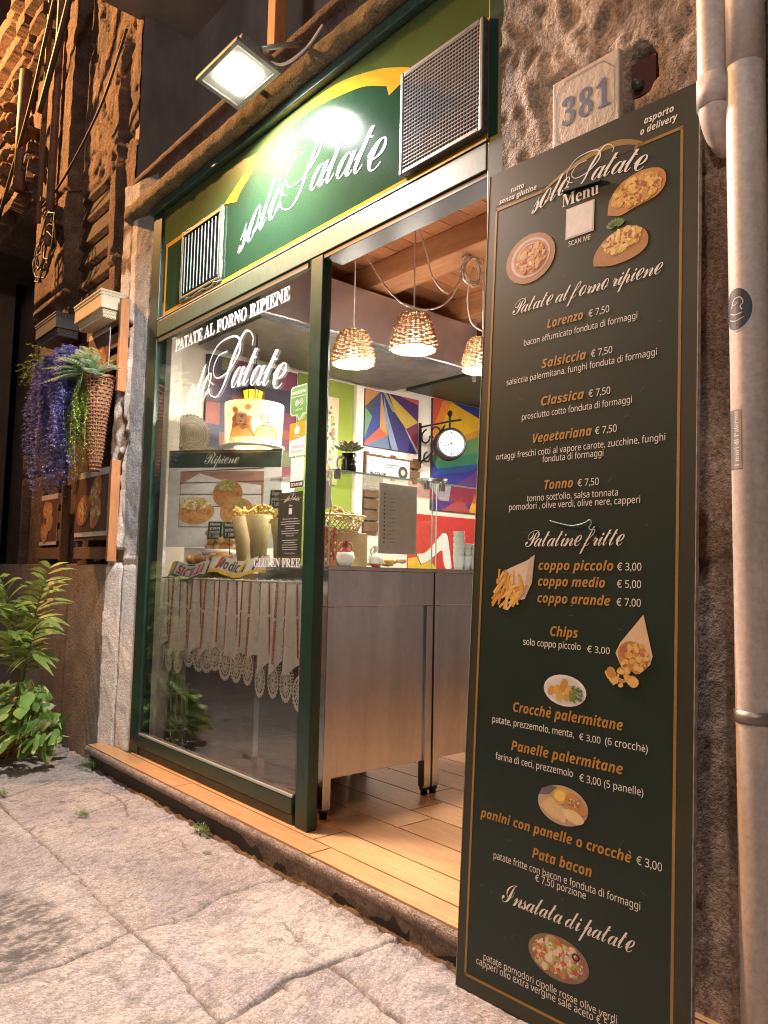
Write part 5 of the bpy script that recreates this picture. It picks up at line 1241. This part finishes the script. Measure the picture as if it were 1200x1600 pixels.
def face(cx, hair, curls):
    rn = random.Random(int(cx*1000)+7)
    for i in range(curls): k.ell(cx+rn.uniform(-.045, .045), .14+rn.uniform(-.06, .05), .017, .015, hair if rn.random() < .7 else (hair[0]*.8, hair[1]*.7, hair[2]*.7), 0, 10); k.h += .00003
    k.h += .0006; k.ell(cx, .125, .026, .036, (.80, .64, .44)); k.h += .0004
    for sg in (-1, 1): k.stroke([(cx+sg*.010-.006, .135), (cx+sg*.010+.006, .135)], .003, (.12, .07, .05), 1, False); k.stroke([(cx+sg*.010-.007, .143), (cx+sg*.010+.007, .144)], .002, (.12, .07, .05), 1, False)
    k.stroke([(cx, .134), (cx-.003, .120), (cx+.003, .119)], .002, (.2, .12, .08), 2, False); k.ell(cx, .108, .008, .004, (.35, .08, .06)); k.h -= .0003
    k.poly([(cx-.075, .03), (cx-.055, .075), (cx-.018, .092), (cx+.018, .092), (cx+.055, .075), (cx+.075, .03)], (.60, .40, .10))
    k.stroke([(cx-.07, .03), (cx-.055, .075), (cx-.018, .092), (cx+.018, .092), (cx+.055, .075), (cx+.07, .03)], .003, (.25, .15, .08), 3)
face(-.085, (.80, .42, .20), 24); k.h = .0005; face(.055, (.62, .52, .38), 8); k.h = .0002; k.rect(-.17, .17, .012, .030, (.34, .26, .18))
mb = W_.k.mb; an0 = math.atan2(-2.10, 3.487)
out = []
for (x, y, z) in mb.v:
    r_ = .1475+.01*(y/.223)+.0012+z; a_ = an0+x/.152+0.10; out.append((c_[0]+r_*math.cos(a_), c_[1]+r_*math.sin(a_), 1.742+y))
mb.v = out; mb.build('painted_faces', mat('shade_ink', rough=.7, attr=True, transl=.5), DL)
YL = thing('lantern', 'small yellow glass lantern shining above the painted drum shade', 'lantern', (-3.93, 2.36, 2.05))
MB().lathe([(.036, 2.055), (.062, 2.165)], (-3.925, 2.35, 0), 6).build('yellow_glass', mat('lit_yellow_glass', (.75, .45, .03), .4, transl=.4, emit=(1, .55, .04), es=1.6), YL)
MB().ell((-3.925, 2.35, 2.115), (.018, .018, .02)).build('bulb', BULB, YL)
mb = MB().lathe([(0, 2.20), (.02, 2.19), (.066, 2.166), (.062, 2.160), (0, 2.165)], (-3.925, 2.35, 0), 6).lathe([(0, 2.048), (.034, 2.050), (.037, 2.056)], (-3.925, 2.35, 0), 6)
for i in range(6): a = i*math.pi/3; mb.tube([(-3.925+.037*math.cos(a), 2.35+.037*math.sin(a), 2.055), (-3.925+.063*math.cos(a), 2.35+.063*math.sin(a), 2.165)], .003, 4)
mb.tube([(-3.925, 2.35, 2.2), (-3.925, 2.35, 2.36)], .003, 5); mb.build('metal_frame', BLACK, YL)
mb = MB(); rnd = random.Random(14)
for i in range(9): mb.tube([(-3.965, 1.985+(.012+.0105*i)*math.cos(t), 1.856+(.012+.0105*i)*math.sin(t)) for t in np.linspace(0, 6.283, 29)[:-1]], .0062, 6, random.Random(i).choice([(.30, .27, .20), (.24, .21, .16)]), closed=True)
for i in range(30): a = i*6.283/30; mb.ell((-3.965, 1.985+.104*math.cos(a), 1.856+.104*math.sin(a)), (.006, .012, .012), (.26, .23, .18), 8, 5)
single('woven_tray', mb, PRINT, 'round grey woven tray hanging behind the window at the left', 'tray', (-3.965, 1.985, 1.75))
# wire lantern on the floor inside the window
mb = MB()
for i in range(12): a = i*6.283/12; mb.tube([(-3.80+.055*math.cos(a), 1.88+.055*math.sin(a), FZ+.02), (-3.80+.055*math.cos(a), 1.88+.055*math.sin(a), .44), (-3.80+.02*math.cos(a), 1.88+.02*math.sin(a), .53)], .0028, 4)
for z in (FZ+.02, .25, .44): mb.tube([(-3.80+.056*math.cos(t), 1.88+.056*math.sin(t), z) for t in np.linspace(0, 6.283, 21)[:-1]], .004, 5, closed=True)
for i in range(5): mb.tube([(-3.80+.03*math.cos(t)+.03*math.cos(i*1.26), 1.88+.03*math.sin(t)+.03*math.sin(i*1.26), .47+.02*math.sin(2*t)) for t in np.linspace(0, 6.283, 13)[:-1]], .0025, 4, closed=True)
mb.lathe([(0, FZ), (.06, FZ), (.06, FZ+.02), (0, FZ+.02)], (-3.80, 1.88, 0), 20)
single('wire_lantern', mb, mat('pale_iron', (.42, .38, .33), .6, .3), 'pale wire candle lantern on the floor behind the glass', 'lantern', (-3.80, 1.88, FZ))

# ================================================================== LEFT WALL: pallets, planters, baskets, plants
def pallet(label, x0, x1, z0, z1, y, photo, ori=True, seed=0):
    P = thing('pallet_picture', label, 'picture frame', ((x0+x1)/2, y, z0), 'pallet frames on the left wall')
    n_ = max(4, int((z1-z0)/.105)); st = (z1-z0)/n_
    for i in range(n_): MB().box(x0, x1-.03, y-.012, y, z0+i*st+.008, z0+i*st+st*.72).build('slat', OLD_WOOD, P, bevel=.003)
    MB().box(x1-.028, x1, y-.022, y+.03, z0-.005, z1+.02).build('orange_upright', ORANGE_WOOD if ori else OLD_WOOD, P, bevel=.003)
    MB().box(x0-.0, x0+.028, y+.001, y+.03, z0, z1).build('upright', OLD_WOOD, P, bevel=.003)
    a, b, c, d = photo; k = Ink((a, y-.018, c), (1, 0, 0), (0, 0, 1), (0, -1, 0), MB().box(a, b, y-.018, y-.0125, c, d, (.50, .44, .38)), .0006)
    W, H = b-a, d-c; k.rect(.0, W, H*.07, H*.90, (.10, .045, .03)); k.h += .0004
    rn = random.Random(seed)
    for i in range(5):
        cx, cy = W*rn.uniform(.2, .8), H*rn.uniform(.22, .72); k.ell(cx, cy, W*.2, H*.17, rn.choice([(.36, .15, .05), (.44, .22, .09), (.30, .10, .04)]), rn.random(), 18); k.h += .0003
        k.scatter(cx, cy, W*.15, H*.12, [(.52, .28, .11), (.40, .16, .05), (.60, .40, .22)], 18, W*.035, seed+i); k.h += .0003
    k.mb.build('photo_print', PRINT, P)
pallet('pallet frame with a reddish food photo, highest on the left wall under the cream planter', -4.80, -4.235, 2.10, 2.62, 1.668, (-4.74, -4.40, 2.20, 2.52), True, 3)
pallet('pallet frame with a roast potato photo and bright orange edge, low beside the plaster jamb', -4.83, -4.255, 1.128, 1.68, 1.668, (-4.82, -4.30, 1.27, 1.665), True, 5)
pallet('small dark pallet frame with an orange potato photo, low and furthest left', -5.56, -5.06, 1.128, 1.60, 1.67, (-5.50, -5.16, 1.23, 1.57), False, 8)
def planter(label, x0, x1, y0, z0, h, m, col):
    # tapered woven plastic window box
    mb = MB(); t = .035
    top = [(x0, y0), (x1, y0), (x1, y0+.16), (x0, y0+.16)]; bot = [(x0+t, y0+t), (x1-t, y0+t), (x1-t, y0+.16), (x0+t, y0+.16)]
    v = [(a, b, z0+h) for a, b in top]+[(a, b, z0) for a, b in bot]
    ins = [(a+(.008 if i in (0, 3) else -.008), b+(.008 if i < 2 else -.008), z0+h) for i, (a, b) in enumerate(top)]; low = [(a, b, z0+.05) for a, b, _ in ins]
    mb.add(v+ins+low, [(4, 5, 1, 0), (5, 6, 2, 1), (6, 7, 3, 2), (7, 4, 0, 3), (7, 6, 5, 4), (0, 1, 9, 8), (1, 2, 10, 9), (2, 3, 11, 10), (3, 0, 8, 11), (8, 9, 13, 12), (9, 10, 14, 13), (10, 11, 15, 14), (11, 8, 12, 15), (12, 13, 14, 15)], col)
    rows = 9
    for r_ in range(rows):     # basket-weave relief on the end and front
        f = (r_+.5)/rows; ins_ = t*(1-f); z = z0+h*f
        for i in range(8):
            yy = y0+ins_+(.16-ins_)*(i+.5)/8; mb.ell((x1-ins_, yy, z), (.003, .009, h/rows*.42), col, 6, 4)
        for i in range(int((x1-x0)/.022)):
            xx = x0+ins_+(x1-x0-2*ins_)*(i+.5)/int((x1-x0)/.022)
            mb.ell((xx, y0+ins_, z), (.010, .003, h/rows*.42), col, 6, 4)
    return single('planter_box', mb, m, label, 'planter', ((x0+x1)/2, y0+.1, z0), 'planter boxes on the left wall')
CERP = mat('woven_plastic', rough=.5, attr=True, var=.15, vs=10)
planter('cream woven planter box fixed high on the left wall', -4.74, -4.29, 1.545, 2.53, .155, CERP, (.62, .54, .38))
planter('dark grey planter box in the shade further left', -5.52, -5.08, 1.545, 2.60, .15, CERP, (.085, .08, .085))
def cone_basket(label, c, h, r, lean_=0.):
    mb = woven(MB(), [(.022, 0), (.035, h*.12), (r*.62, h*.55), (r, h)], c, 26, 66, .0058, .005, 22, (1, 1, 1))
    mb.tube([(c[0]+r*1.04*math.cos(t), c[1]+r*1.04*math.sin(t), c[2]+h+.008*math.sin(3*t)) for t in np.linspace(0, 6.283, 41)[:-1]], .010, 6, closed=True)
    mb.lathe([(.0, .0), (.020, .0), (.033, h*.12), (r*.58, h*.55), (r*.94, h*.9), (0, h*.88)], c, 20)
    return single('wall_basket', mb, WICKER, label, 'basket', c, 'cone baskets on the left wall')
cone_basket('brown woven cone basket holding the fern on the left wall', (-4.325, 1.575, 1.63), .535, .080)
cone_basket('pale woven cone basket almost hidden by violet flowers', (-4.99, 1.585, 1.72), .53, .10)
def leaf_quads(mb, p, d_, up, L_, W_, col, seg=3, curl=.25, fold_=0.):
    d_ = Vector(d_).normalized(); s_ = d_.cross(Vector(up))
    s_ = s_.normalized() if s_.length > 1e-4 else d_.orthogonal().normalized(); n_ = s_.cross(d_)
    v = []; p = Vector(p)
    for i in range(seg+1):
        t = i/seg; ww = W_*math.sin(math.pi*min(1, .08+.92*t)**.8)*.5 if i < seg else W_*.03
        c = p+d_*L_*t-n_*curl*L_*t*t*0+Vector((0, 0, -curl*L_*t*t))
        v += [c-s_*ww+n_*ww*fold_, c, c+s_*ww+n_*ww*fold_]
    f = []
    for i in range(seg): f += [(3*i, 3*i+1, 3*i+4, 3*i+3), (3*i+1, 3*i+2, 3*i+5, 3*i+4)]
    mb.add(v, f, col, True)
rnd = random.Random(40)
# fern: arching pinnate fronds, pale green
mb = MB()
fc_ = Vector((-4.33, 1.535, 2.165))
for i in range(80):
    a = rnd.uniform(0, 6.283); el = rnd.uniform(.15, 1.35); L_ = rnd.uniform(.14, .30)
    d_ = Vector((math.cos(a)*math.cos(el)-.35, math.sin(a)*math.cos(el)*.7-.22, math.sin(el))).normalized()
    pale = rnd.random(); col = (.44+.22*pale, .60+.18*pale, .36+.22*pale); prev = []
    for j in range(15):
        t = j/14; q = fc_+d_*L_*t+Vector((0, 0, -.42*L_*t*t)); prev.append(q)
    mb.tube(prev, .0014, 4, (.22, .24, .10))
    for j in range(2, 15):
        t = j/14; q = prev[j]; tang = (prev[j]-prev[j-1]).normalized(); sd = tang.cross(Vector((0, 0, 1))).normalized()
        w_ = .050*math.sin(math.pi*(.12+.85*t))*(L_/.25)
        for sg in (-1, 1): leaf_quads(mb, q, sd*sg+tang*.45+Vector((0, 0, .1)), (0, 0, 1), w_, .014, (col[0]*rnd.uniform(.8, 1.15), col[1]*rnd.uniform(.8, 1.15), col[2]), 2, .15)
single('fern', mb, LEAF, 'pale green fern arching out of the brown cone basket', 'plant', tuple(fc_))
# trailing lime strands
mb = MB()
for i in range(46):
    x, y = -4.43+rnd.uniform(-.10, .12), 1.535+rnd.uniform(-.05, .06); L_ = rnd.uniform(.18, .64)*(1-.5*abs(rnd.random()-.4)); P = []
    for j in range(20):
        t = j/19; P.append(Vector((x+.05*math.sin(i+t*3)*t+.02*t, y-.05*math.sin(t*2.2), 2.20+.03*math.sin(min(1, t*6)*3.14)-L_*t)))
    mb.tube(P, .0013, 3, (.28, .32, .10))
    for j in range(1, 20):
        for q_ in range(6):
            a = rnd.random()*6.283; g_ = rnd.uniform(.7, 1.15)
            leaf_quads(mb, P[j]+Vector((0, 0, rnd.uniform(-.015, .015))), (math.cos(a), math.sin(a)*.8-.2, rnd.uniform(-.7, .5)), (0, 0, 1), rnd.uniform(.016, .026), .007, (.38*g_, .50*g_, .11*g_), 2, .2)
single('trailing_plant', mb, LEAF, 'lime green trailing plant hanging in front of the brown cone basket', 'plant', (-4.47, 1.53, 2.2))
# wisteria: hanging violet blossom strands
mb = MB()
for i in range(120):
    u_ = rnd.random(); x, y = -4.99+.60*u_, 1.465+rnd.uniform(-.06, .05); L_ = rnd.uniform(.25, .86)*(.65+.35*math.sin(math.pi*(.15+.75*u_))); P = []
    ph = rnd.random()*6
    for j in range(22):
        t = j/21; P.append(Vector((x+.035*math.sin(ph+t*4)*t, y-.025*math.sin(t*2.5)+.02*math.sin(ph+t*5)*t, 2.34+.05*u_*0+.03*math.sin(min(1, t*5)*3.14)-L_*t)))
    mb.tube(P, .0011, 3, (.18, .22, .12))
    for j in range(22):
        den = 6 if j > 2 else 4
        for q_ in range(den):
            a = rnd.random()*6.283; o = Vector((math.cos(a), math.sin(a), rnd.uniform(-.5, .5)))*rnd.uniform(.004, .020); g_ = rnd.uniform(.6, 1.2)
            col = rnd.choice([(.21, .22, .80), (.28, .28, .86), (.15, .16, .64), (.38, .40, .88), (.32, .36, .72)])
            if rnd.random() < .10: col = (.18, .26, .12)
            p_ = P[j]+o
            for e_ in range(2):
                b_ = rnd.random()*6.283; d_ = Vector((math.cos(b_), math.sin(b_)*.7-.4, rnd.uniform(-.6, .4)))
                leaf_quads(mb, p_, d_, (0, 0, 1), rnd.uniform(.015, .024), .018, (col[0]*g_, col[1]*g_, col[2]*g_), 1, .2)
single('wisteria', mb, LEAF, 'violet blue wisteria cascading down the left wall', 'plant', (-4.97, 1.5, 2.34))
mb = MB()
for i in range(26):
    a = rnd.random()*6.283; d_ = Vector((math.cos(a), math.sin(a)*.5-.4, rnd.uniform(-.1, .6))).normalized(); L_ = rnd.uniform(.12, .26); q0 = Vector((-4.92+rnd.uniform(-.22, .28), 1.48, 2.33))
    for j in range(10):
        t = j/9; q = q0+d_*L_*t+Vector((0, 0, -.35*L_*t*t))
        for e_ in range(4):
            b_ = rnd.random()*6.283; g_ = rnd.uniform(.7, 1.2); leaf_quads(mb, q, (math.cos(b_), math.sin(b_)*.7-.3, rnd.uniform(-.4, .6)), (0, 0, 1), rnd.uniform(.018, .032), .009, (.20*g_, .30*g_, .10*g_), 2, .2)
single('feathery_foliage', mb, LEAF, 'feathery grey green sprigs on top of the violet wisteria', 'plant', (-5.08, 1.52, 2.33))

# potted plants on the pavement at the far left
def flower_pot(label, c, r, h, m):
    P = single('flower_pot', MB().lathe([(0, 0), (r*.70, 0), (r*.74, .01), (r*.95, h*.82), (r*1.05, h*.83), (r*1.06, h), (r*.95, h), (r*.92, h*.86), (0, h*.84)], c, 32), m, label, 'flower pot', c, 'flower pots on the pavement'); return P
flower_pot('glazed terracotta pot of the variegated trailing plant at the left edge', (-4.83, 1.29, .004), .155, .30, mat('glazed_terracotta', (.26, .085, .04), .3, col2=(.33, .17, .07), vs=6, bump=.05, bs=30))
flower_pot('plain terracotta pot holding the small palm', (-5.02, 1.47, .004), .14, .27, TERRA)
mb = MB(); rnd = random.Random(52)
pc = Vector((-5.0, 1.44, .24))
fr_t = [(-4.34, 1.36, .80), (-4.52, 1.40, .98), (-4.42, 1.33, .60), (-4.60, 1.45, 1.08), (-5.05, 1.25, 1.10), (-4.75, 1.22, 1.02), (-4.62, 1.25, .72), (-4.70, 1.30, .86)]
for i, tp in enumerate(fr_t):
    tp = Vector(tp); P = []; mid_ = pc.lerp(tp, .45)+Vector((0, 0, .22+.1*rnd.random())); n_ = 13
    for j in range(n_):
        t = j/(n_-1); P.append(pc*(1-t)**2+mid_*2*t*(1-t)+tp*t*t)
    mb.tube(P, [.005*(1-.7*j/n_) for j in range(n_)], 5, (.18, .24, .06))
    br = rnd.uniform(.8, 1.2)
    for j in range(4, n_):
        t = j/(n_-1); tang = (P[j]-P[j-1]).normalized(); sd = tang.cross(Vector((0, 0, 1))).normalized(); L_ = .21*math.sin(math.pi*(.22+.62*((j-4)/(n_-4))))+.02
        for sg in (-1, 1):
            d_ = sd*sg*.75+tang*.9+Vector((rnd.uniform(-.15, .15), rnd.uniform(-.15, .1), rnd.uniform(-.25, .15))); g_ = br*rnd.uniform(.8, 1.15)
            leaf_quads(mb, P[j], d_, (.1, -.8, .6), L_*rnd.uniform(.75, 1.1), .030, (.20*g_, .29*g_, .06*g_), 4, .35)
palm = single('potted_palm', mb, LEAF, 'slender green palm with arching fronds at the left edge', 'plant', tuple(pc))
mb = MB(); rnd = random.Random(61)
def heart(mb, p, d_, n_, S, c1, c2):
    d_ = Vector(d_).normalized(); n_ = Vector(n_); s_ = d_.cross(n_).normalized(); n_ = s_.cross(d_).normalized(); p = Vector(p)
    prof = [(0, .0), (-.10, .26), (.08, .44), (.34, .46), (.62, .30), (.85, .12), (1.0, .0)]
    mid_ = [p+d_*S*t-n_*.16*S*t*t for t in (.0, .12, .34, .60, .85, 1.0)]
    L1 = [p+d_*S*a+s_*S*b-n_*(.10*S*b*2-.0)-n_*.16*S*max(0, a)**2 for a, b in prof[1:6]]; L2 = [p+d_*S*a-s_*S*b-n_*(.10*S*b*2)-n_*.16*S*max(0, a)**2 for a, b in prof[1:6]]
    v = mid_+L1+L2
    f = [(0, 1, 7, 6), (1, 2, 8, 7), (2, 3, 9, 8), (3, 4, 10, 9), (4, 5, 10)]
    f2 = [(0, 11, 12, 1), (1, 12, 13, 2), (2, 13, 14, 3), (3, 14, 15, 4), (4, 15, 5)]
    e1 = random.random() < .45; cs = [(c2 if (e1 and i in (1, 2, 3)) or random.random() < .12 else c1) for i in range(10)]
    mb.add(v, f+f2, cs, True)
random.seed(3)
for i in range(200):
    a = rnd.random()*6.283; r_ = rnd.random()**.6; 
    base = Vector((-4.62+.36*r_*math.cos(a), 1.31+.21*r_*math.sin(a), .30+.22*(rnd.random()-.35)*(1.15-r_)-.26*max(0, r_-.45)))
    if base.z < .05: base.z = .05+rnd.random()*.05
    out_ = Vector((math.cos(a)*.8+rnd.uniform(-.6, .6), math.sin(a)*.8-.35, rnd.uniform(-1.0, .35))); S = rnd.uniform(.075, .125); g_ = rnd.uniform(.75, 1.2)
    nn = Vector((rnd.uniform(-.7, .9), -.8, rnd.uniform(.1, 1.1)))
    heart(mb, base, out_, nn, S, (.16*g_, .27*g_, .055*g_), (.50*g_, .54*g_, .22*g_))
    if i % 3 == 0: mb.tube([base-out_*.05, base], .003, 4, (.18, .22, .07))
for i in range(7):
    x = -4.62+rnd.uniform(-.1, .3); P = [Vector((x+.05*math.sin(3*t+i), 1.28+.04*math.cos(2*t+i), .30-.27*t)) for t in np.linspace(0, 1, 8)]; mb.tube(P, .003, 4, (.16, .18, .06))
single('variegated_vine', mb, LEAF, 'bushy trailing plant with heart shaped yellow green leaves at the left edge', 'plant', (-4.62, 1.31, .02))
def weed(label, c, r, n_, h):
    mb = MB(); rn = random.Random(int(abs(c[0])*100))
    for i in range(n_):
        a = rn.random()*6.283; q = rn.random()**.5*r; p = Vector((c[0]+q*math.cos(a)*1.5, c[1]+q*math.sin(a)*.7, rn.uniform(.002, h*.6)))
        for e_ in range(5):
            b_ = rn.random()*6.283; g_ = rn.uniform(.7, 1.2); leaf_quads(mb, p+Vector((0, 0, rn.uniform(0, h*.4))), (math.cos(b_), math.sin(b_), rn.uniform(.1, .9)), (0, 0, 1), rn.uniform(.008, .018), .007, (.13*g_, .22*g_, .05*g_), 1, .1)
    single('weed_tuft', mb, LEAF, label, 'weed', (c[0], c[1], 0), 'weeds in the paving joints')
weed('green weed tuft at the left end of the threshold', (-4.22, 1.60), .085, 150, .07)
weed('small green weed growing against the middle of the threshold', (-2.93, 1.585), .035, 60, .035)
weed('tiny weed in the paving joint at the left edge of the photo', (-3.95, 1.09), .03, 40, .03)
weed('low line of moss in the joint between two slabs', (-3.45, 1.285), .035, 40, .016)

# ================================================================== RIGHT WALL: number tile, pipes, junction box
HN = thing('house_number_tile', 'white marble tile with the blue number 381 above the menu board', 'house number', (-1.157, 1.70, 2.262))
MB().box(-1.263, -1.050, 1.700, 1.76, 2.262, 2.484).build('tile', mat('marble_tile', (.43, .36, .29), .45, var=.12, vs=5, bump=.4, bs=14, bd=.012), HN, bevel=.004)
k = Ink((-1.263, 1.700, 2.262), (1, 0, 0), (0, 0, 1), (0, -1, 0), None, .0012)
W, H = .213, .222; e_ = .014; c_ = .034
oc = [(e_+c_, e_), (W-e_-c_, e_), (W-e_, e_+c_), (W-e_, H-e_-c_), (W-e_-c_, H-e_), (e_+c_, H-e_), (e_, H-e_-c_), (e_, e_+c_)]
k.stroke(oc+[oc[0]], .0022, (.16, .15, .16), 1, False); k.mb.build('engraved_border', PRINT, HN)
k = Ink((-1.263, 1.700, 2.262), (1, 0, 0), (0, 0, 1), (0, -1, 0), None, .0014); k.text('381', .033, .185, .078, .112, (.055, .085, .17), 'serif', 1.15); k.mb.build('digits', PRINT, HN)
PIPE = mat('beige_pipe_paint', (.56, .48, .43), .5, var=.34, vs=7, stretch=(1, 1, .16), bump=.10, bs=30, bd=.002, grain=.16, gs=60)
DP = thing('drainpipe', 'tall beige drainpipe with stickers running down the wall at the right edge', 'drainpipe', (-.70, 1.655, 0))
MB().tube([(-.708, 1.66, z) for z in (0, .5, 1, 1.6, 2.2, 3.2)], .041, 28).build('pipe', PIPE, DP)
MB().tube([(-.708, 1.66, .790), (-.708, 1.66, .815)], .0445, 28).build('clamp', mat('clamp_metal', (.24, .21, .19), .45, .6, var=.3, vs=20), DP)
MB().tube([(-.708, 1.66, 2.23), (-.708, 1.66, 2.60)], .0425, 28).build('socket', PIPE, DP)
def wrap(name, label, cz, ang, w_, h_, fn):
    k = Ink((0, 0, 0), (1, 0, 0), (0, 1, 0), (0, 0, 1), MB(), .0004); fn(k, w_, h_)
    out = [(-.708+(.0414+z)*math.sin(x/.041+ang), 1.66-(.0414+z)*math.cos(x/.041+ang), cz+y) for x, y, z in k.mb.v]; k.mb.v = out
    single(name, k.mb, PRINT, label, 'sticker', (-.708, 1.62, cz), 'stickers on the drainpipe')
def s1(k, W, H):
    for i in range(8):
        pass
    n_ = 9
    def disc(f_, c):
        vv = []
        for i in range(19): x = W/2*f_*math.cos(math.pi*i/18); y = H/2*f_*math.sin(math.pi*i/18); vv += [(x, -y), (x, y)]
        k.raw(vv, [(2*i, 2*i+2, 2*i+3, 2*i+1) for i in range(18)], c); k.h += .0003
    for sx in (0,):
        disc(1, (.58, .55, .52)); disc(.94, (.025, .03, .045))
        k.stroke([(-.012, .005), (-.004, .022), (.010, .024), (.016, .012), (.010, .004), (.014, -.004)], .0022, (.55, .55, .55), 5)
        k.stroke([(-.016, -.006), (-.002, -.012), (.014, -.010)], .0022, (.5, .5, .5), 5); k.stroke([(-.010, .012), (-.002, .010), (.004, .014)], .0018, (.5, .5, .5), 5); k.stroke([(-.018, -.02), (0, -.026), (.018, -.02)], .0018, (.45, .45, .45), 5)
wrap('pipe_sticker', 'round dark sticker with a line drawn emblem on the drainpipe', 1.668, -.28, .072, .098, s1)
def s2(k, W, H):
    for i in range(6): k.rect(-W/2+W*i/6, -W/2+W*(i+1)/6, -H/2, H/2, (.13, .14, .15) if i < 3 else (.22, .20, .19))
    k.h += .0003
    v, f = text2d('I muri di Palermo', 'serif'); L_ = v[:, 0].max(); sc_ = H*.92/L_
    k.raw([(W*.36-y*sc_*1.25, -H*.46+x*sc_) for x, y in v], f, (.55, .52, .50))
wrap('pipe_sticker', 'narrow grey sticker reading I muri di Palermo on the drainpipe', 1.385, -.55, .036, .128, s2)
EP = thing('overflow_pipe', 'shorter beige pipe ending in an elbow into the wall above the menu board', 'drainpipe', (-.785, 1.65, 2.08))
pts = [(-.775, 1.655, 3.2), (-.775, 1.655, 2.6), (-.775, 1.655, 2.185)]+[(-.775, 1.655+.075*(1-math.cos(t)), 2.185-.075*math.sin(t)) for t in np.linspace(.15, 1.57, 9)]
MB().tube(pts, .037, 26).build('pipe', PIPE, EP)
MB().tube([(-.775, 1.655, 2.165), (-.775, 1.655, 2.235)], .0395, 26).build('elbow_collar', PIPE, EP)
JB = single('junction_box', MB().box(-1.035, -.965, 1.735, 1.80, 2.345, 2.44, (.10, .03, .02)).tube([(-1.01, 1.735, 2.372), (-1.01, 1.715, 2.368)], .014, 10, (.05, .045, .04)), PAINT, 'reddish junction box in a hole in the stone beside the house number', 'junction box', (-1.0, 1.74, 2.345))
0 and single('stone_chip', MB().ell((-1.60, 1.585, .012), (.022, .016, .012), (.45, .36, .30), 8, 6, None, .3, 2), STONE_C, 'pale chip of stone lying at the foot of the threshold', 'stone', (-1.60, 1.585, 0))
# the planting on the far side of the alley that the window glass mirrors
dup(palm, (-7.5, -.55, .22), 'green palm across the alley, seen only mirrored in the window glass', 2.2)
